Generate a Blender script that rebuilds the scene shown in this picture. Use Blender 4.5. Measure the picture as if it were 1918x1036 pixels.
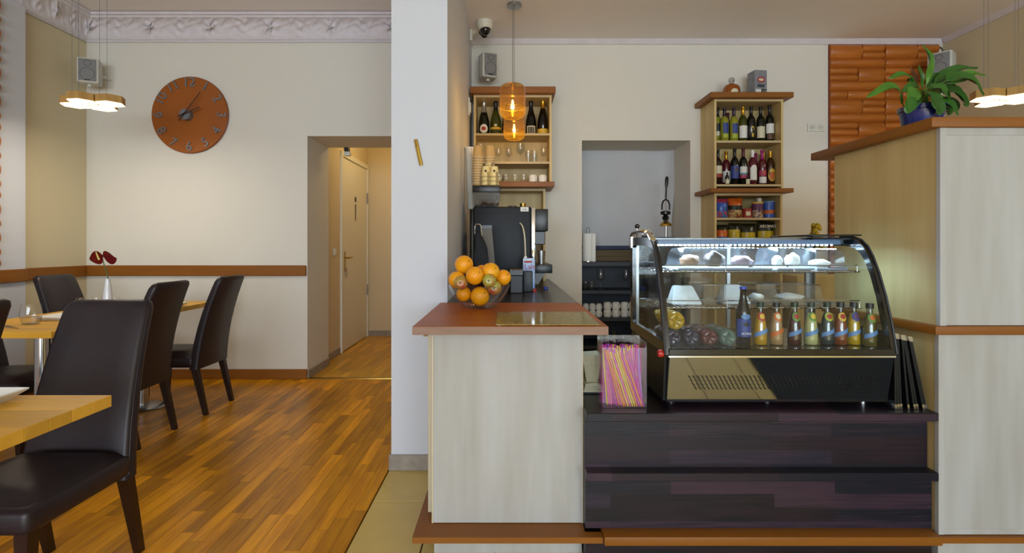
import bpy, bmesh, math, random
from math import sin, cos, pi
from mathutils import Vector, Matrix
random.seed(7)
R = math.radians
for _o in list(bpy.data.objects): bpy.data.objects.remove(_o)
sc = bpy.context.scene
col = sc.collection
# ------------------------------------------------------------------ camera, world, daylight, exposure
F, CX, CY, EYE = 1000.0, 950.0, 460.0, 1.20       # focal length and vanishing point in photo pixels, eye height
cam_d = bpy.data.cameras.new('camera'); cam = bpy.data.objects.new('camera', cam_d); col.objects.link(cam)
cam_d.sensor_width = 36; cam_d.lens = 36 * F / 1918
cam_d.shift_x = (959 - CX) / 1918; cam_d.shift_y = -(518 - CY) / 1918
cam_d.clip_start = 0.02
cam.location = (0, 0, EYE); cam.rotation_euler = (R(90), 0, 0)
sc.camera = cam
w = bpy.data.worlds.new('sky'); sc.world = w; w.use_nodes = True
bg = w.node_tree.nodes['Background']; bg.inputs[0].default_value = (.80, .88, 1.0, 1); bg.inputs[1].default_value = 1.2
sc.view_settings.view_transform = 'Standard'; sc.view_settings.look = 'None'
sc.view_settings.gamma = 1; sc.view_settings.use_curve_mapping = False
sc.view_settings.exposure = 0.0
WIN = [(-3.35, -1.15), (-.55, 1.25), (1.75, 3.6)]   # the three street windows behind the camera
def area(name, loc, rot, sx, sy, energy, colr):
    d = bpy.data.lights.new(name, 'AREA'); d.shape = 'RECTANGLE'; d.size = sx; d.size_y = sy
    d.energy = energy; d.color = colr
    o = bpy.data.objects.new(name, d); col.objects.link(o); o.location = loc; o.rotation_euler = rot
    return o
for a, b in WIN:
    area('window_daylight', ((a + b) / 2, -7.53, 1.62), (R(90), 0, 0), b - a, 2.2, 195, (.74, .88, 1.0))

# ------------------------------------------------------------------ helpers
def PX(px, Y): return (px - CX) * Y / F
def PZ(py, Y): return EYE - (py - CY) * Y / F
def lin(c):
    if isinstance(c, str):
        c = c.lstrip('#'); c = [int(c[i:i+2], 16) / 255 for i in (0, 2, 4)]
        c = [x / 12.92 if x <= .04045 else ((x + .055) / 1.055) ** 2.4 for x in c]
    return (c[0], c[1], c[2], 1)
MATS = {}
def M(name, c, rough=.5, metal=0, var=0, vs=(6, 6, 6), c2=None, bump=0, bs=60, coat=0, emit=0, rnd=0, detail=4, contrast=.2, spec=.5, sss=0):
    """procedural principled material: noise blends c and c2, optional bump and random shift per object"""
    m = bpy.data.materials.new(name); m.use_nodes = True; MATS[name] = m
    nt = m.node_tree; N = nt.nodes; L = nt.links; p = N['Principled BSDF']
    c = lin(c); p.inputs['Base Color'].default_value = c
    p.inputs['Roughness'].default_value = rough; p.inputs['Metallic'].default_value = metal
    p.inputs['Coat Weight'].default_value = coat; p.inputs['Coat Roughness'].default_value = .12
    p.inputs['Specular IOR Level'].default_value = spec
    if emit:
        p.inputs['Emission Color'].default_value = c; p.inputs['Emission Strength'].default_value = emit
    if c2 is not None or var or bump:
        tc = N.new('ShaderNodeTexCoord'); mp = N.new('ShaderNodeMapping'); mp.inputs['Scale'].default_value = vs
        L.new(tc.outputs['Object'], mp.inputs['Vector'])
    out = None
    if c2 is not None or var:
        if c2 is None: c2 = tuple(min(1, x * (1 - var)) for x in c[:3]); c2 = (*c2, 1)
        else: c2 = lin(c2)
        nz = N.new('ShaderNodeTexNoise'); nz.inputs['Scale'].default_value = 1; nz.inputs['Detail'].default_value = detail
        L.new(mp.outputs[0], nz.inputs['Vector'])
        rp = N.new('ShaderNodeValToRGB'); rp.color_ramp.elements[0].position = .5 - contrast; rp.color_ramp.elements[1].position = .5 + contrast
        rp.color_ramp.elements[0].color = c; rp.color_ramp.elements[1].color = c2
        L.new(nz.outputs['Fac'], rp.inputs['Fac']); out = rp.outputs[0]
        if rnd:
            oi = N.new('ShaderNodeObjectInfo'); geo = N.new('ShaderNodeNewGeometry')
            ad = N.new('ShaderNodeMath'); ad.operation = 'ADD'; fr = N.new('ShaderNodeMath'); fr.operation = 'FRACT'
            L.new(oi.outputs['Random'], ad.inputs[0]); L.new(geo.outputs['Random Per Island'], ad.inputs[1]); L.new(ad.outputs[0], fr.inputs[0])
            ad3 = N.new('ShaderNodeMath'); ad3.operation = 'MULTIPLY_ADD'; ad3.inputs[1].default_value = 40; ad3.inputs[2].default_value = 0
            L.new(fr.outputs[0], ad3.inputs[0]); nz.noise_dimensions = '4D'; L.new(ad3.outputs[0], nz.inputs['W'])
            mr = N.new('ShaderNodeMapRange'); mr.inputs['To Min'].default_value = 1 - rnd; mr.inputs['To Max'].default_value = 1 + rnd
            L.new(fr.outputs[0], mr.inputs['Value'])
            hs = N.new('ShaderNodeHueSaturation'); L.new(out, hs.inputs['Color']); L.new(mr.outputs[0], hs.inputs['Value']); out = hs.outputs[0]
        L.new(out, p.inputs['Base Color'])
    if bump:
        nb = N.new('ShaderNodeTexNoise'); nb.inputs['Scale'].default_value = bs; nb.inputs['Detail'].default_value = 3
        L.new(tc.outputs['Object'], nb.inputs['Vector'])
        bp = N.new('ShaderNodeBump'); bp.inputs['Strength'].default_value = bump; bp.inputs['Distance'].default_value = .004
        L.new(nb.outputs['Fac'], bp.inputs['Height']); L.new(bp.outputs[0], p.inputs['Normal'])
    return m
def GL(name, tint=(1, 1, 1), rough=.02, base=0.0, refl=.75, body=None):
    """thin clear glass: mirror-like at glancing angles, tinted see-through otherwise"""
    m = bpy.data.materials.new(name); m.use_nodes = True; MATS[name] = m
    nt = m.node_tree; N = nt.nodes; L = nt.links; N.remove(N['Principled BSDF'])
    t = N.new('ShaderNodeBsdfTransparent'); t.inputs[0].default_value = lin(tint)
    g = N.new('ShaderNodeBsdfGlossy'); g.inputs['Roughness'].default_value = rough
    geo = N.new('ShaderNodeNewGeometry'); dt = N.new('ShaderNodeVectorMath'); dt.operation = 'DOT_PRODUCT'
    L.new(geo.outputs['Incoming'], dt.inputs[0]); L.new(geo.outputs['Normal'], dt.inputs[1])
    def math_(op, a, b=None):
        n = N.new('ShaderNodeMath'); n.operation = op
        for i, q in enumerate((a, b)):
            if q is None: continue
            if isinstance(q, (int, float)): n.inputs[i].default_value = q
            else: L.new(q, n.inputs[i])
        return n.outputs[0]
    ab = math_('ABSOLUTE', dt.outputs['Value']); om = math_('SUBTRACT', 1, ab); pw = math_('POWER', om, 5)
    fac = math_('ADD', math_('MULTIPLY', pw, refl), (.035 if refl > .6 else .018) + base)       # Schlick reflection of a thin pane
    mx = N.new('ShaderNodeMixShader')
    L.new(fac, mx.inputs[0]); L.new(t.outputs[0], mx.inputs[1]); L.new(g.outputs[0], mx.inputs[2])
    out = mx.outputs[0]
    if body:                                            # coloured glass that also scatters a little light
        df = N.new('ShaderNodeBsdfTranslucent'); df.inputs[0].default_value = lin(body[1]); d2 = N.new('ShaderNodeBsdfDiffuse'); d2.inputs[0].default_value = lin(body[1])
        m1 = N.new('ShaderNodeMixShader'); m1.inputs[0].default_value = .5; L.new(df.outputs[0], m1.inputs[1]); L.new(d2.outputs[0], m1.inputs[2])
        m2 = N.new('ShaderNodeMixShader'); m2.inputs[0].default_value = body[0]; L.new(out, m2.inputs[1]); L.new(m1.outputs[0], m2.inputs[2]); out = m2.outputs[0]
    L.new(out, N['Material Output'].inputs[0])
    return m
def BLK(name, cols, sx, sz, rough=.35, plane='XZ'):
    """laminate printed with long staggered staves"""
    m = M(name, cols[0], rough, spec=.35)
    nt = m.node_tree; N = nt.nodes; L = nt.links; p = N['Principled BSDF']
    tc = N.new('ShaderNodeTexCoord'); sp = N.new('ShaderNodeSeparateXYZ'); cb = N.new('ShaderNodeCombineXYZ')
    L.new(tc.outputs['Object'], sp.inputs[0])
    L.new(sp.outputs[plane[0]], cb.inputs[0]); L.new(sp.outputs[plane[1]], cb.inputs[1])
    br = N.new('ShaderNodeTexBrick'); br.offset = .37; br.inputs['Scale'].default_value = 1
    br.inputs['Brick Width'].default_value = sx; br.inputs['Row Height'].default_value = sz; br.inputs['Mortar Size'].default_value = 0
    br.inputs['Color1'].default_value = (0, 0, 0, 1); br.inputs['Color2'].default_value = (1, 1, 1, 1); br.inputs['Mortar'].default_value = (.3, .3, .3, 1)
    L.new(cb.outputs[0], br.inputs['Vector'])
    mp = N.new('ShaderNodeMapping'); mp.inputs['Scale'].default_value = (4, 90, 1); L.new(cb.outputs[0], mp.inputs[0])
    nz = N.new('ShaderNodeTexNoise'); nz.inputs['Scale'].default_value = 1; nz.inputs['Detail'].default_value = 3; L.new(mp.outputs[0], nz.inputs['Vector'])
    ad = N.new('ShaderNodeMath'); ad.operation = 'MULTIPLY_ADD'; ad.inputs[1].default_value = .55; ad.inputs[2].default_value = -.27
    L.new(nz.outputs['Fac'], ad.inputs[0])
    a2 = N.new('ShaderNodeMath'); a2.operation = 'ADD'; L.new(ad.outputs[0], a2.inputs[0]); L.new(br.outputs['Color'], a2.inputs[1])
    rp = N.new('ShaderNodeValToRGB'); e = rp.color_ramp.elements
    e[0].color = lin(cols[0]); e[1].color = lin(cols[-1])
    for i, c in enumerate(cols[1:-1]): e.new((i + 1) / (len(cols) - 1)).color = lin(c)
    L.new(a2.outputs[0], rp.inputs[0]); L.new(rp.outputs[0], p.inputs['Base Color'])
    return m

WMAT = {}
def tag(o, label=None, cat=None, group=None, kind=None):
    if label: o['label'] = label
    if cat: o['category'] = cat
    if group: o['group'] = group
    if kind: o['kind'] = kind
    return o
def root(name, label, cat, loc=(0, 0, 0), rotz=0, group=None, kind=None):
    o = bpy.data.objects.new(name, None); col.objects.link(o)
    o.location = loc; o.rotation_euler = (0, 0, rotz); o.empty_display_size = .05
    WMAT[o.name] = Matrix.Translation(Vector(loc)) @ Matrix.Rotation(rotz, 4, 'Z')
    return tag(o, label, cat, group, kind)
def adopt(o, parent, local):
    o.parent = parent
    if not local: o.matrix_parent_inverse = WMAT.get(parent.name, Matrix.Identity(4)).inverted()
    WMAT[o.name] = (WMAT.get(parent.name, Matrix.Identity(4)) if local else Matrix.Identity(4))
def fin(bm, name, mat=None, parent=None, local=False, label=None, cat=None, group=None, kind=None, smooth=35):
    """turn a bmesh into one object; top-level ones get their origin at the base"""
    bmesh.ops.recalc_face_normals(bm, faces=bm.faces)
    me = bpy.data.meshes.new(name)
    off = Vector((0, 0, 0))
    if parent is None and not local and bm.verts:
        xs = [v.co for v in bm.verts]
        lo = Vector([min(v[i] for v in xs) for i in range(3)]); hi = Vector([max(v[i] for v in xs) for i in range(3)])
        off = Vector(((lo.x + hi.x) / 2, (lo.y + hi.y) / 2, lo.z))
        bmesh.ops.translate(bm, verts=bm.verts, vec=-off)
    bm.to_mesh(me); bm.free()
    if smooth:
        me.polygons.foreach_set('use_smooth', [True] * len(me.polygons)); me.set_sharp_from_angle(angle=R(smooth))
    if mat is not None: me.materials.append(MATS[mat] if isinstance(mat, str) else mat)
    o = bpy.data.objects.new(name, me); col.objects.link(o); o.location = off
    if parent is not None: adopt(o, parent, local)
    else: WMAT[o.name] = Matrix.Translation(off)
    return tag(o, label, cat, group, kind)
def dup(o, loc=None, rotz=None, parent=None, label=None, group=None):
    c = o.copy(); col.objects.link(c)
    if parent is not None: c.parent = parent
    for ch in o.children: dup(ch, parent=c)
    if loc is not None: c.location = loc
    if rotz is not None: c.rotation_euler = (0, 0, rotz)
    if label: c['label'] = label
    if group: c['group'] = group
    return c
def B(): return bmesh.new()
def box(bm, x0, x1, y0, y1, z0, z1, bev=0, seg=2, mtx=None):
    t = bmesh.new()
    bmesh.ops.create_cube(t, size=1)
    for v in t.verts: v.co = Vector((x0 + (v.co.x + .5) * (x1 - x0), y0 + (v.co.y + .5) * (y1 - y0), z0 + (v.co.z + .5) * (z1 - z0)))
    if bev: bmesh.ops.bevel(t, geom=list(t.edges), offset=bev, segments=seg, profile=.5, affect='EDGES')
    if mtx is not None: bmesh.ops.transform(t, matrix=mtx, verts=t.verts)
    me = bpy.data.meshes.new('t'); t.to_mesh(me); t.free(); bm.from_mesh(me); bpy.data.meshes.remove(me)
    return bm
def hexa(bm, bot, top):
    """a six-sided solid from four bottom and four top corners"""
    vs = [bm.verts.new(p) for p in list(bot) + list(top)]
    for f in ((3, 2, 1, 0), (4, 5, 6, 7), (0, 1, 5, 4), (1, 2, 6, 5), (2, 3, 7, 6), (3, 0, 4, 7)): bm.faces.new([vs[i] for i in f])
    return bm
def lathe(bm, prof, c=(0, 0, 0), seg=20, mtx=None, a0=0, a1=2 * pi, zs=0, sx=1, sy=1):
    full = abs(a1 - a0 - 2 * pi) < 1e-6
    n = seg if full else seg + 1
    rings = []
    for r, z in prof:
        ring = []
        for i in range(n):
            a = a0 + (a1 - a0) * i / seg
            p = Vector((r * cos(a) * sx, r * sin(a) * sy, z + zs * (a - (a0 + a1) / 2)))
            if mtx is not None: p = mtx @ p
            ring.append(bm.verts.new(p + Vector(c)))
        rings.append(ring)
    for k in range(len(rings) - 1):
        A, D = rings[k], rings[k + 1]
        for i in range(seg):
            j = (i + 1) % n
            bm.faces.new((A[i], A[j], D[j], D[i]))
    if full:
        if prof[0][0] > 0: bm.faces.new(list(reversed(rings[0])))
        if prof[-1][0] > 0: bm.faces.new(rings[-1])
    return bm
def shell(bm, prof, t, **k):
    """open vessel: outer profile bottom to rim, then back down inside"""
    inner = [(max(r - t, .001), max(z, prof[0][1] + t)) for r, z in reversed(prof) if r > t]
    return lathe(bm, prof + inner, **k)
def tube(bm, pts, r, seg=8, closed=False, caps=True):
    pts = [Vector(p) for p in pts]; n = len(pts); rings = []
    rr = r if isinstance(r, (list, tuple)) else [r] * n
    up = None
    for i, p in enumerate(pts):
        d = (pts[(i + 1) % n] - pts[i - 1]) if closed else (pts[min(i + 1, n - 1)] - pts[max(i - 1, 0)])
        if d.length < 1e-9: d = Vector((0, 0, 1))
        d.normalize()
        if up is None: up = Vector((0, 0, 1)) if abs(d.z) < .9 else Vector((1, 0, 0))
        u = d.cross(up)
        if u.length < 1e-6: u = d.orthogonal()
        u.normalize(); v = u.cross(d).normalized(); up = v
        rings.append([bm.verts.new(p + rr[i] * (cos(2 * pi * k / seg) * u + sin(2 * pi * k / seg) * v)) for k in range(seg)])
    for i in range(n if closed else n - 1):
        A, D = rings[i], rings[(i + 1) % n]
        for k in range(seg): bm.faces.new((A[k], A[(k + 1) % seg], D[(k + 1) % seg], D[k]))
    if not closed and caps: bm.faces.new(list(reversed(rings[0]))); bm.faces.new(rings[-1])
    return bm
def prism(bm, poly, axis, a0, a1):
    """polygon (u,v) swept along an axis: x -> (y,z), y -> (x,z), z -> (x,y)"""
    def P(u, v, a): return {'x': (a, u, v), 'y': (u, a, v), 'z': (u, v, a)}[axis]
    A = [bm.verts.new(P(u, v, a0)) for u, v in poly]; D = [bm.verts.new(P(u, v, a1)) for u, v in poly]
    bm.faces.new(A); bm.faces.new(list(reversed(D)))
    for i in range(len(poly)):
        j = (i + 1) % len(poly); bm.faces.new((A[j], A[i], D[i], D[j]))
    return bm
def ball(bm, c, r, seg=16, rings=10, s=(1, 1, 1)):
    bmesh.ops.create_uvsphere(bm, u_segments=seg, v_segments=rings, radius=r, matrix=Matrix.Translation(Vector(c)) @ Matrix.Diagonal((*s, 1)))
    return bm
def arc(cx, cz, r, a0, a1, n): return [(cx + r * cos(R(a0 + (a1 - a0) * i / n)), cz + r * sin(R(a0 + (a1 - a0) * i / n))) for i in range(n + 1)]
def bez(p0, p1, p2, p3, n):
    p0, p1, p2, p3 = map(Vector, (p0, p1, p2, p3)); o = []
    for i in range(n + 1):
        t = i / n; o.append(p0 * (1 - t) ** 3 + 3 * p1 * t * (1 - t) ** 2 + 3 * p2 * t * t * (1 - t) + p3 * t ** 3)
    return o
def text(s, size, mat, name, parent, loc, rot=(R(90), 0, 0), ext=.0008, sx=1, local=False):
    cu = bpy.data.curves.new(name, 'FONT'); cu.body = s; cu.size = size; cu.extrude = ext; cu.align_x = 'CENTER'; cu.align_y = 'CENTER'
    t = bpy.data.objects.new('t', cu); col.objects.link(t)
    me = bpy.data.meshes.new_from_object(t.evaluated_get(bpy.context.evaluated_depsgraph_get()))
    bpy.data.objects.remove(t)
    from mathutils import Euler
    me.transform(Matrix.Translation(Vector(loc)) @ Euler(rot).to_matrix().to_4x4() @ Matrix.Diagonal((sx, 1, 1, 1)))
    me.materials.clear(); me.materials.append(MATS[mat]); me.name = name
    o = bpy.data.objects.new(name, me); col.objects.link(o); adopt(o, parent, local)
    return o

# ------------------------------------------------------------------ materials
M('wall_paint', '#dbd6cb', .85, var=.05, vs=(.8, .8, .8), bump=.06, bs=90)
M('side_cream', '#d3c6a4', .85, var=.05, vs=(.8, .8, .8), bump=.06, bs=90)  # side walls, yellower and a little darker than the back wall
M('pillar_paint', '#cfd1d8', .85, var=.04, vs=(.8, .8, .8), bump=.06, bs=90)
M('ceiling_paint', '#f0ecec', .9, var=.04, vs=(.7, .7, .7), bump=.04)
M('stucco', '#d9d3d8', .7, var=.08, vs=(12, 12, 12))
M('grout', '#2c261f', .9)
M('subfloor', '#3a2312', .9)
M('plank_wood', '#f0a80c', .30, c2='#ae6a12', vs=(30, 3, 3), rnd=.34, spec=.3, contrast=.28)
M('hall_plank', '#e8b42c', .35, c2='#c48a1c', vs=(30, 3, 3), rnd=.18, contrast=.3)
M('floor_tile', '#e2c87a', .4, c2='#c9ae66', vs=(5, 5, 5), bump=.05, rnd=.05, contrast=.35)
M('tile_skirting', '#a3968a', .5, c2='#83786d', vs=(22, 22, 22), contrast=.3)
M('cherry', '#8c571a', .45, c2='#7f4a12', spec=.3, vs=(2, 2, 30), rnd=.05, contrast=.3)
M('cherry_top', '#a95408', .42, c2='#904606', vs=(2, 14, 2), contrast=.3, spec=.2)
M('whitewash', '#b4b3b1', .55, c2='#a09b92', vs=(14, 14, 1.6), contrast=.25, bump=.03, rnd=.02)
M('maple', '#d2ba80', .5, c2='#bca068', vs=(12, 12, 1.4), contrast=.25)
M('maple_h', '#c4b084', .5, c2='#b09a6c', vs=(1.4, 12, 12), contrast=.25)
BLK('dark_laminate', ['#0e0d12', '#281a22', '#12151f', '#3a2833', '#1b1c2a'], .62, .052, .38)
M('dark_top', '#2c1d16', .25, c2='#20150f', vs=(16, 2, 2), contrast=.25)
M('oak', '#e9b440', .42, c2='#d49c32', vs=(4, 30, 30), rnd=.13, contrast=.3, spec=.25)
M('leather', '#2a2126', .40, c2='#211a1e', vs=(8, 8, 8), bump=.12, bs=420, spec=.38)
M('leg_wood', '#1c0f0b', .35, c2='#28140d', vs=(30, 30, 3))
M('steel', '#c8c9cc', .16, 1)
M('chrome', '#e6e6ea', .06, 1)
M('brushed', '#a9aaac', .3, 1)
M('brass', '#c2a04e', .25, 1)
M('black_plastic', '#101114', .35)
M('navy_plastic', '#10141d', .5, var=.1, spec=.3)
M('pale_edge', '#c2b59a', .5)
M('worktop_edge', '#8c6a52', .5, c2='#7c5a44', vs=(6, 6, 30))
M('black_gloss', '#0a0b0d', .12, coat=.5)
M('dark_grey', '#35383d', .5)
M('white_plastic', '#d9d6c9', .45)
M('speaker_grey', '#c9c7be', .5)
M('grille', '#7f7f7f', .7, bump=.3, bs=500)
M('white_lacquer', '#e9e3d3', .35)
M('clock_copper', '#a2590a', .5, .1, c2='#8c480a', vs=(2, 40, 2), contrast=.35)
M('clock_rim', '#7a3418', .4)
M('zinc', '#7c838b', .4, .5)
M('hand_dark', '#4a2c1c', .5)
M('terracotta', '#b96e26', .42, c2='#985014', vs=(4, 20, 20), rnd=.12, contrast=.3)
M('paper_white', '#eceae4', .8)
M('sheet', '#fafbff', .75, var=.06, vs=(2, 2, 2))
M('navy', '#1d2747', .6)
M('niche_dark', '#262730', .5, var=.15, vs=(3, 30, 30))
M('slat_wood', '#6b5228', .6, var=.25, vs=(3, 20, 20))
GL('glass'); GL('case_glass', (.96, .98, .98), .02, 0, .5); GL('amber_glass', (.80, .62, .36), .05, .08, body=(.13, '#a8803c')); GL('amber_clear', (.95, .82, .42), .03, .04, body=(.05, '#e0b040')); GL('board_glass', (.97, .98, .95), .08, 0, .25)
GL('acrylic', (.97, .97, .97), .05, .015); GL('smoke_glass', (.40, .42, .48), .05, .06); GL('wrap', (.93, .95, .97), .14, .10)
GL('juice_glass', (.86, .92, .90), .03, .03)
M('hex_wood', '#c39a58', .5, c2='#a87f42', vs=(20, 20, 3))
M('hex_glow', '#ffe9ba', .5, emit=2.4)
M('filament', '#ffb347', .5, emit=60)
M('led', '#dff0ff', .5, emit=8)
YB = 4.81; XL = -3.79; XR = 3.92; ZC = 3.05; ZD = 3.23
PXL, PXR, PY0 = -.62, -.32, 2.857         # the pillar wall between dining room and bar
def struct(bm, name, mat, label, cat, smooth=None): return fin(bm, name, mat, label=label, cat=cat, kind='structure', smooth=smooth)
# ---- floor slab, planks and tiles
fl = struct(box(B(), -4.2, 4.2, -7.6, 7.3, -.12, -.012), 'floor', 'grout', 'floor slab carrying oak strips and beige tiles', 'floor')
XB = -.632
W = .0605
planks = []
x = XB - .004
ci = 0
while x > XL + .02:
    x0 = max(XL, x - W); y = -7.5 - random.random() * .5
    while y < YB:
        Lp = random.choice((.38, .48, .58, .68)); y1 = min(y + Lp, YB)
        if y1 > -7.5 and y1 - max(y, -7.5) > .03: planks.append((x0, x, max(y, -7.5), y1))
        y = y1
    x -= W; ci += 1
def vis(p):
    cx, cy = (p[0] + p[1]) / 2, (p[2] + p[3]) / 2
    return cy > 1.95 and cx > -1.0 * cy
front = sorted([p for p in planks if vis(p)], key=lambda p: p[2])
near = set(front[:300])
meshes = {}
G = .0007
for p in front[:300]:
    key = (round(p[1] - p[0], 4), round(p[3] - p[2], 3))
    if key not in meshes:
        o = fin(box(B(), -key[0] / 2 + G, key[0] / 2 - G, -key[1] / 2 + G, key[1] / 2 - G, -.012, 0), 'plank', 'plank_wood', fl, local=True, smooth=None)
        meshes[key] = o
    else: o = meshes[key].copy(); col.objects.link(o)
    o.parent = fl; o.matrix_parent_inverse = WMAT[fl.name].inverted(); o.location = ((p[0] + p[1]) / 2, (p[2] + p[3]) / 2, 0)
bm = B()
for p in planks:
    if p not in near: box(bm, p[0] + G, p[1] - G, p[2] + G, p[3] - G, -.012, 0)
fin(bm, 'plank_field', 'plank_wood', fl, kind='stuff', smooth=None)
bm = B(); x = -1.88
while x < -.5:
    y = 4.84 - random.random() * .4
    while y < 7.1:
        y1 = min(y + random.choice((.35, .5, .6)), 7.1)
        if y1 > 4.86: box(bm, x + G, x + .058, max(y, 4.84) + G, y1 - G, -.012, 0)
        y = y1
    x += .0585
fin(bm, 'hall_plank_field', 'hall_plank', fl, kind='stuff', smooth=None)
fin(box(B(), -1.8, -.85, 4.80, 4.84, -.012, .006, .002), 'threshold_strip', 'brass', fl)
TW, TL = .2915, .605
to = None; iy = 0; tf = B(); y = 2.495 - TL * 17
while y < YB:
    ix = 0; x = XB
    while x < XR:
        x1, y1 = min(x + TW, XR), min(y + TL, YB)
        inpil = False
        if y1 > -7.5 and y1 < -.6:
            box(tf, x + .002, x1 - .002, max(y, -7.5) + .002, y1 - .002, -.012, 0)
        elif y1 > -7.5:
            if x1 - x > TW - .001 and y1 - y > TL - .001:
                if to is None:
                    to = fin(box(B(), -TW / 2 + .003, TW / 2 - .003, -TL / 2 + .003, TL / 2 - .003, -.012, 0, .0015, 1), 'tile', 'floor_tile', fl, local=True); o = to
                else: o = to.copy(); col.objects.link(o)
                o.parent = fl; o.matrix_parent_inverse = WMAT[fl.name].inverted(); o.location = ((x + x1) / 2, (y + y1) / 2, 0)
            else: fin(box(B(), x + .002, x1 - .002, max(y, -7.5) + .002, y1 - .002, -.012, 0, .0015, 1), 'tile', 'floor_tile', fl)
        x = x1
    y += TL; iy += 1
fin(tf, 'tile_field', 'floor_tile', fl, kind='stuff', smooth=None)
# ---- walls
bm = B()
box(bm, -4.1, -1.8, YB, 5.38, 0, 3.4); box(bm, -1.8, -.85, YB, 5.38, 2.186, 3.4); box(bm, -.85, .673, YB, 5.38, 0, 3.4)
box(bm, .673, 1.65, YB, 5.38, 2.147, 3.4); box(bm, 1.65, 4.2, YB, 5.38, 0, 3.4)
struct(bm, 'wall_back', 'wall_paint', 'cream back wall with the doorway and the bar niche', 'wall')
bm = B(); box(bm, -4.1, XL, -7.5, YB, 0, 3.4)
struct(bm, 'wall_left', 'side_cream', 'cream side wall left of the clock', 'wall')
struct(box(B(), XL, -3.70, -7.5, 4.10, 0, 3.03), 'wall_pilaster', 'pillar_paint', 'pale projecting pilaster at the left edge', 'wall')
struct(box(B(), XR, 4.2, -7.5, YB, 0, 3.4), 'wall_right', 'side_cream', 'cream wall at the right behind the plant', 'wall')
struct(box(B(), PXL, PXR, PY0, YB, 0, 3.4), 'wall_partition', 'pillar_paint', 'white pillar wall between dining room and bar', 'wall')
bm = B()
xs = [-4.1]; 
for a, b in WIN: xs += [a, b]
xs.append(4.2)
for i in range(0, len(xs), 2): box(bm, xs[i], xs[i + 1], -7.7, -7.5, 0, 3.4)
for a, b in WIN: box(bm, a, b, -7.7, -7.5, 0, .5); box(bm, a, b, -7.7, -7.5, 2.75, 3.4)
struct(bm, 'wall_front', 'wall_paint', 'street wall behind the viewer with three windows', 'wall')
for i, (a, b) in enumerate(WIN):
    bm = B(); m = (a + b) / 2
    for u, v in ((a, a + .05), (m - .03, m + .03), (b - .05, b)): box(bm, u, v, -7.67, -7.61, .5, 2.75)
    box(bm, a, b, -7.67, -7.61, .5, .56); box(bm, a, b, -7.67, -7.61, 2.69, 2.75)
    fo = struct(bm, 'window_%d' % (i + 1), 'white_lacquer', 'white framed street window behind the viewer, number %s from the left' % ('one', 'two', 'three')[i], 'window')
struct(box(B(), -4.1, PXL, -7.7, YB, ZD, 3.45), 'ceiling', 'ceiling_paint', 'cream ceiling over the dining tables', 'ceiling')
struct(box(B(), PXL, 4.2, -7.7, YB, ZC, 3.45), 'ceiling', 'ceiling_paint', 'lower cream ceiling over the bar', 'ceiling')
# hall behind the doorway
M('hall_paint', '#d8c6a4', .85, var=.04, vs=(.8, .8, .8))
bm = B(); box(bm, -2.1, -1.855, 5.38, 5.93, 0, 2.75); box(bm, -2.1, -1.855, 5.93, 7.1, 2.26, 2.75); box(bm, -2.1, -1.90, 5.93, 7.1, 0, 2.26)
struct(bm, 'wall_hall_left', 'hall_paint', 'warm lit corridor wall holding the toilet door', 'wall')
struct(box(B(), -2.1, -.3, 7.1, 7.3, 0, 2.75), 'wall_hall_back', 'hall_paint', 'corridor end wall', 'wall')
struct(box(B(), -.6, -.4, 5.38, 7.1, 0, 2.75), 'wall_hall_right', 'hall_paint', 'corridor wall hidden behind the pillar', 'wall')
struct(box(B(), -2.1, -.4, 5.38, 7.1, 2.75, 2.9), 'ceiling_hall', 'hall_paint', 'corridor ceiling', 'ceiling')
# niche / kitchen opening behind the sheet
struct(box(B(), .3, 2.0, 5.62, 5.8, 0, 2.6), 'wall_niche', 'hall_paint', 'wall closing the bar niche', 'wall')
struct(box(B(), .3, 2.0, 5.38, 5.62, 2.3, 2.5), 'ceiling_niche', 'hall_paint', 'ceiling of the bar niche', 'ceiling')
# ---- skirtings and rails
def trim(bm, name, mat, label): return struct(bm, name, mat, label, 'trim')
bm = B(); box(bm, XL, -1.8, YB - .018, YB, 0, .088, .004, 1); trim(bm, 'baseboard_back', 'cherry', 'brown wooden skirting below the clock wall')
bm = B(); box(bm, XL, XL + .018, 4.10, YB - .018, 0, .088, .004, 1); box(bm, -3.70, -3.682, -7.45, 4.10, 0, .088, .004, 1); trim(bm, 'baseboard_left', 'cherry', 'brown wooden skirting along the left wall')
bm = B(); box(bm, -1.802, -1.788, YB, 5.38, .0, .07); box(bm, -1.857, -1.843, 5.38, 5.90, 0, .07); box(bm, -1.85, -.6, 7.085, 7.1, 0, .07)
trim(bm, 'baseboard_hall', 'tile_skirting', 'grey skirting in the corridor')
bm = B(); box(bm, PXL - .012, PXR, PY0 - .012, PY0, 0, .083, .002, 1); box(bm, PXL - .012, PXL, PY0, YB, 0, .083); trim(bm, 'baseboard_pillar', 'tile_skirting', 'grey stone tile skirting at the pillar foot')
bm = B(); box(bm, XL, -1.806, YB - .024, YB, .926, 1.022, .005, 1); trim(bm, 'trim_1', 'cherry', 'brown chair rail below the clock')
bm = B(); box(bm, XL, XL + .024, 4.10, YB - .024, .926, 1.022, .005, 1); trim(bm, 'trim_2', 'cherry', 'brown chair rail in the left corner')
bm = B(); box(bm, XL + .02, -3.676, 4.076, 4.10, .926, 1.022, .005, 1); box(bm, -3.70, -3.676, -7.45, 4.076, .926, 1.022, .005, 1); trim(bm, 'trim_3', 'cherry', 'reddish chair rail on the left pilaster')
bm = B(); prism(bm, [(YB, ZC - .04), (YB - .012, ZC - .04), (YB - .045, ZC), (YB, ZC)], 'x', PXR, XR); trim(bm, 'trim_4', 'stucco', 'thin white ceiling moulding above the bar')
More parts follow.
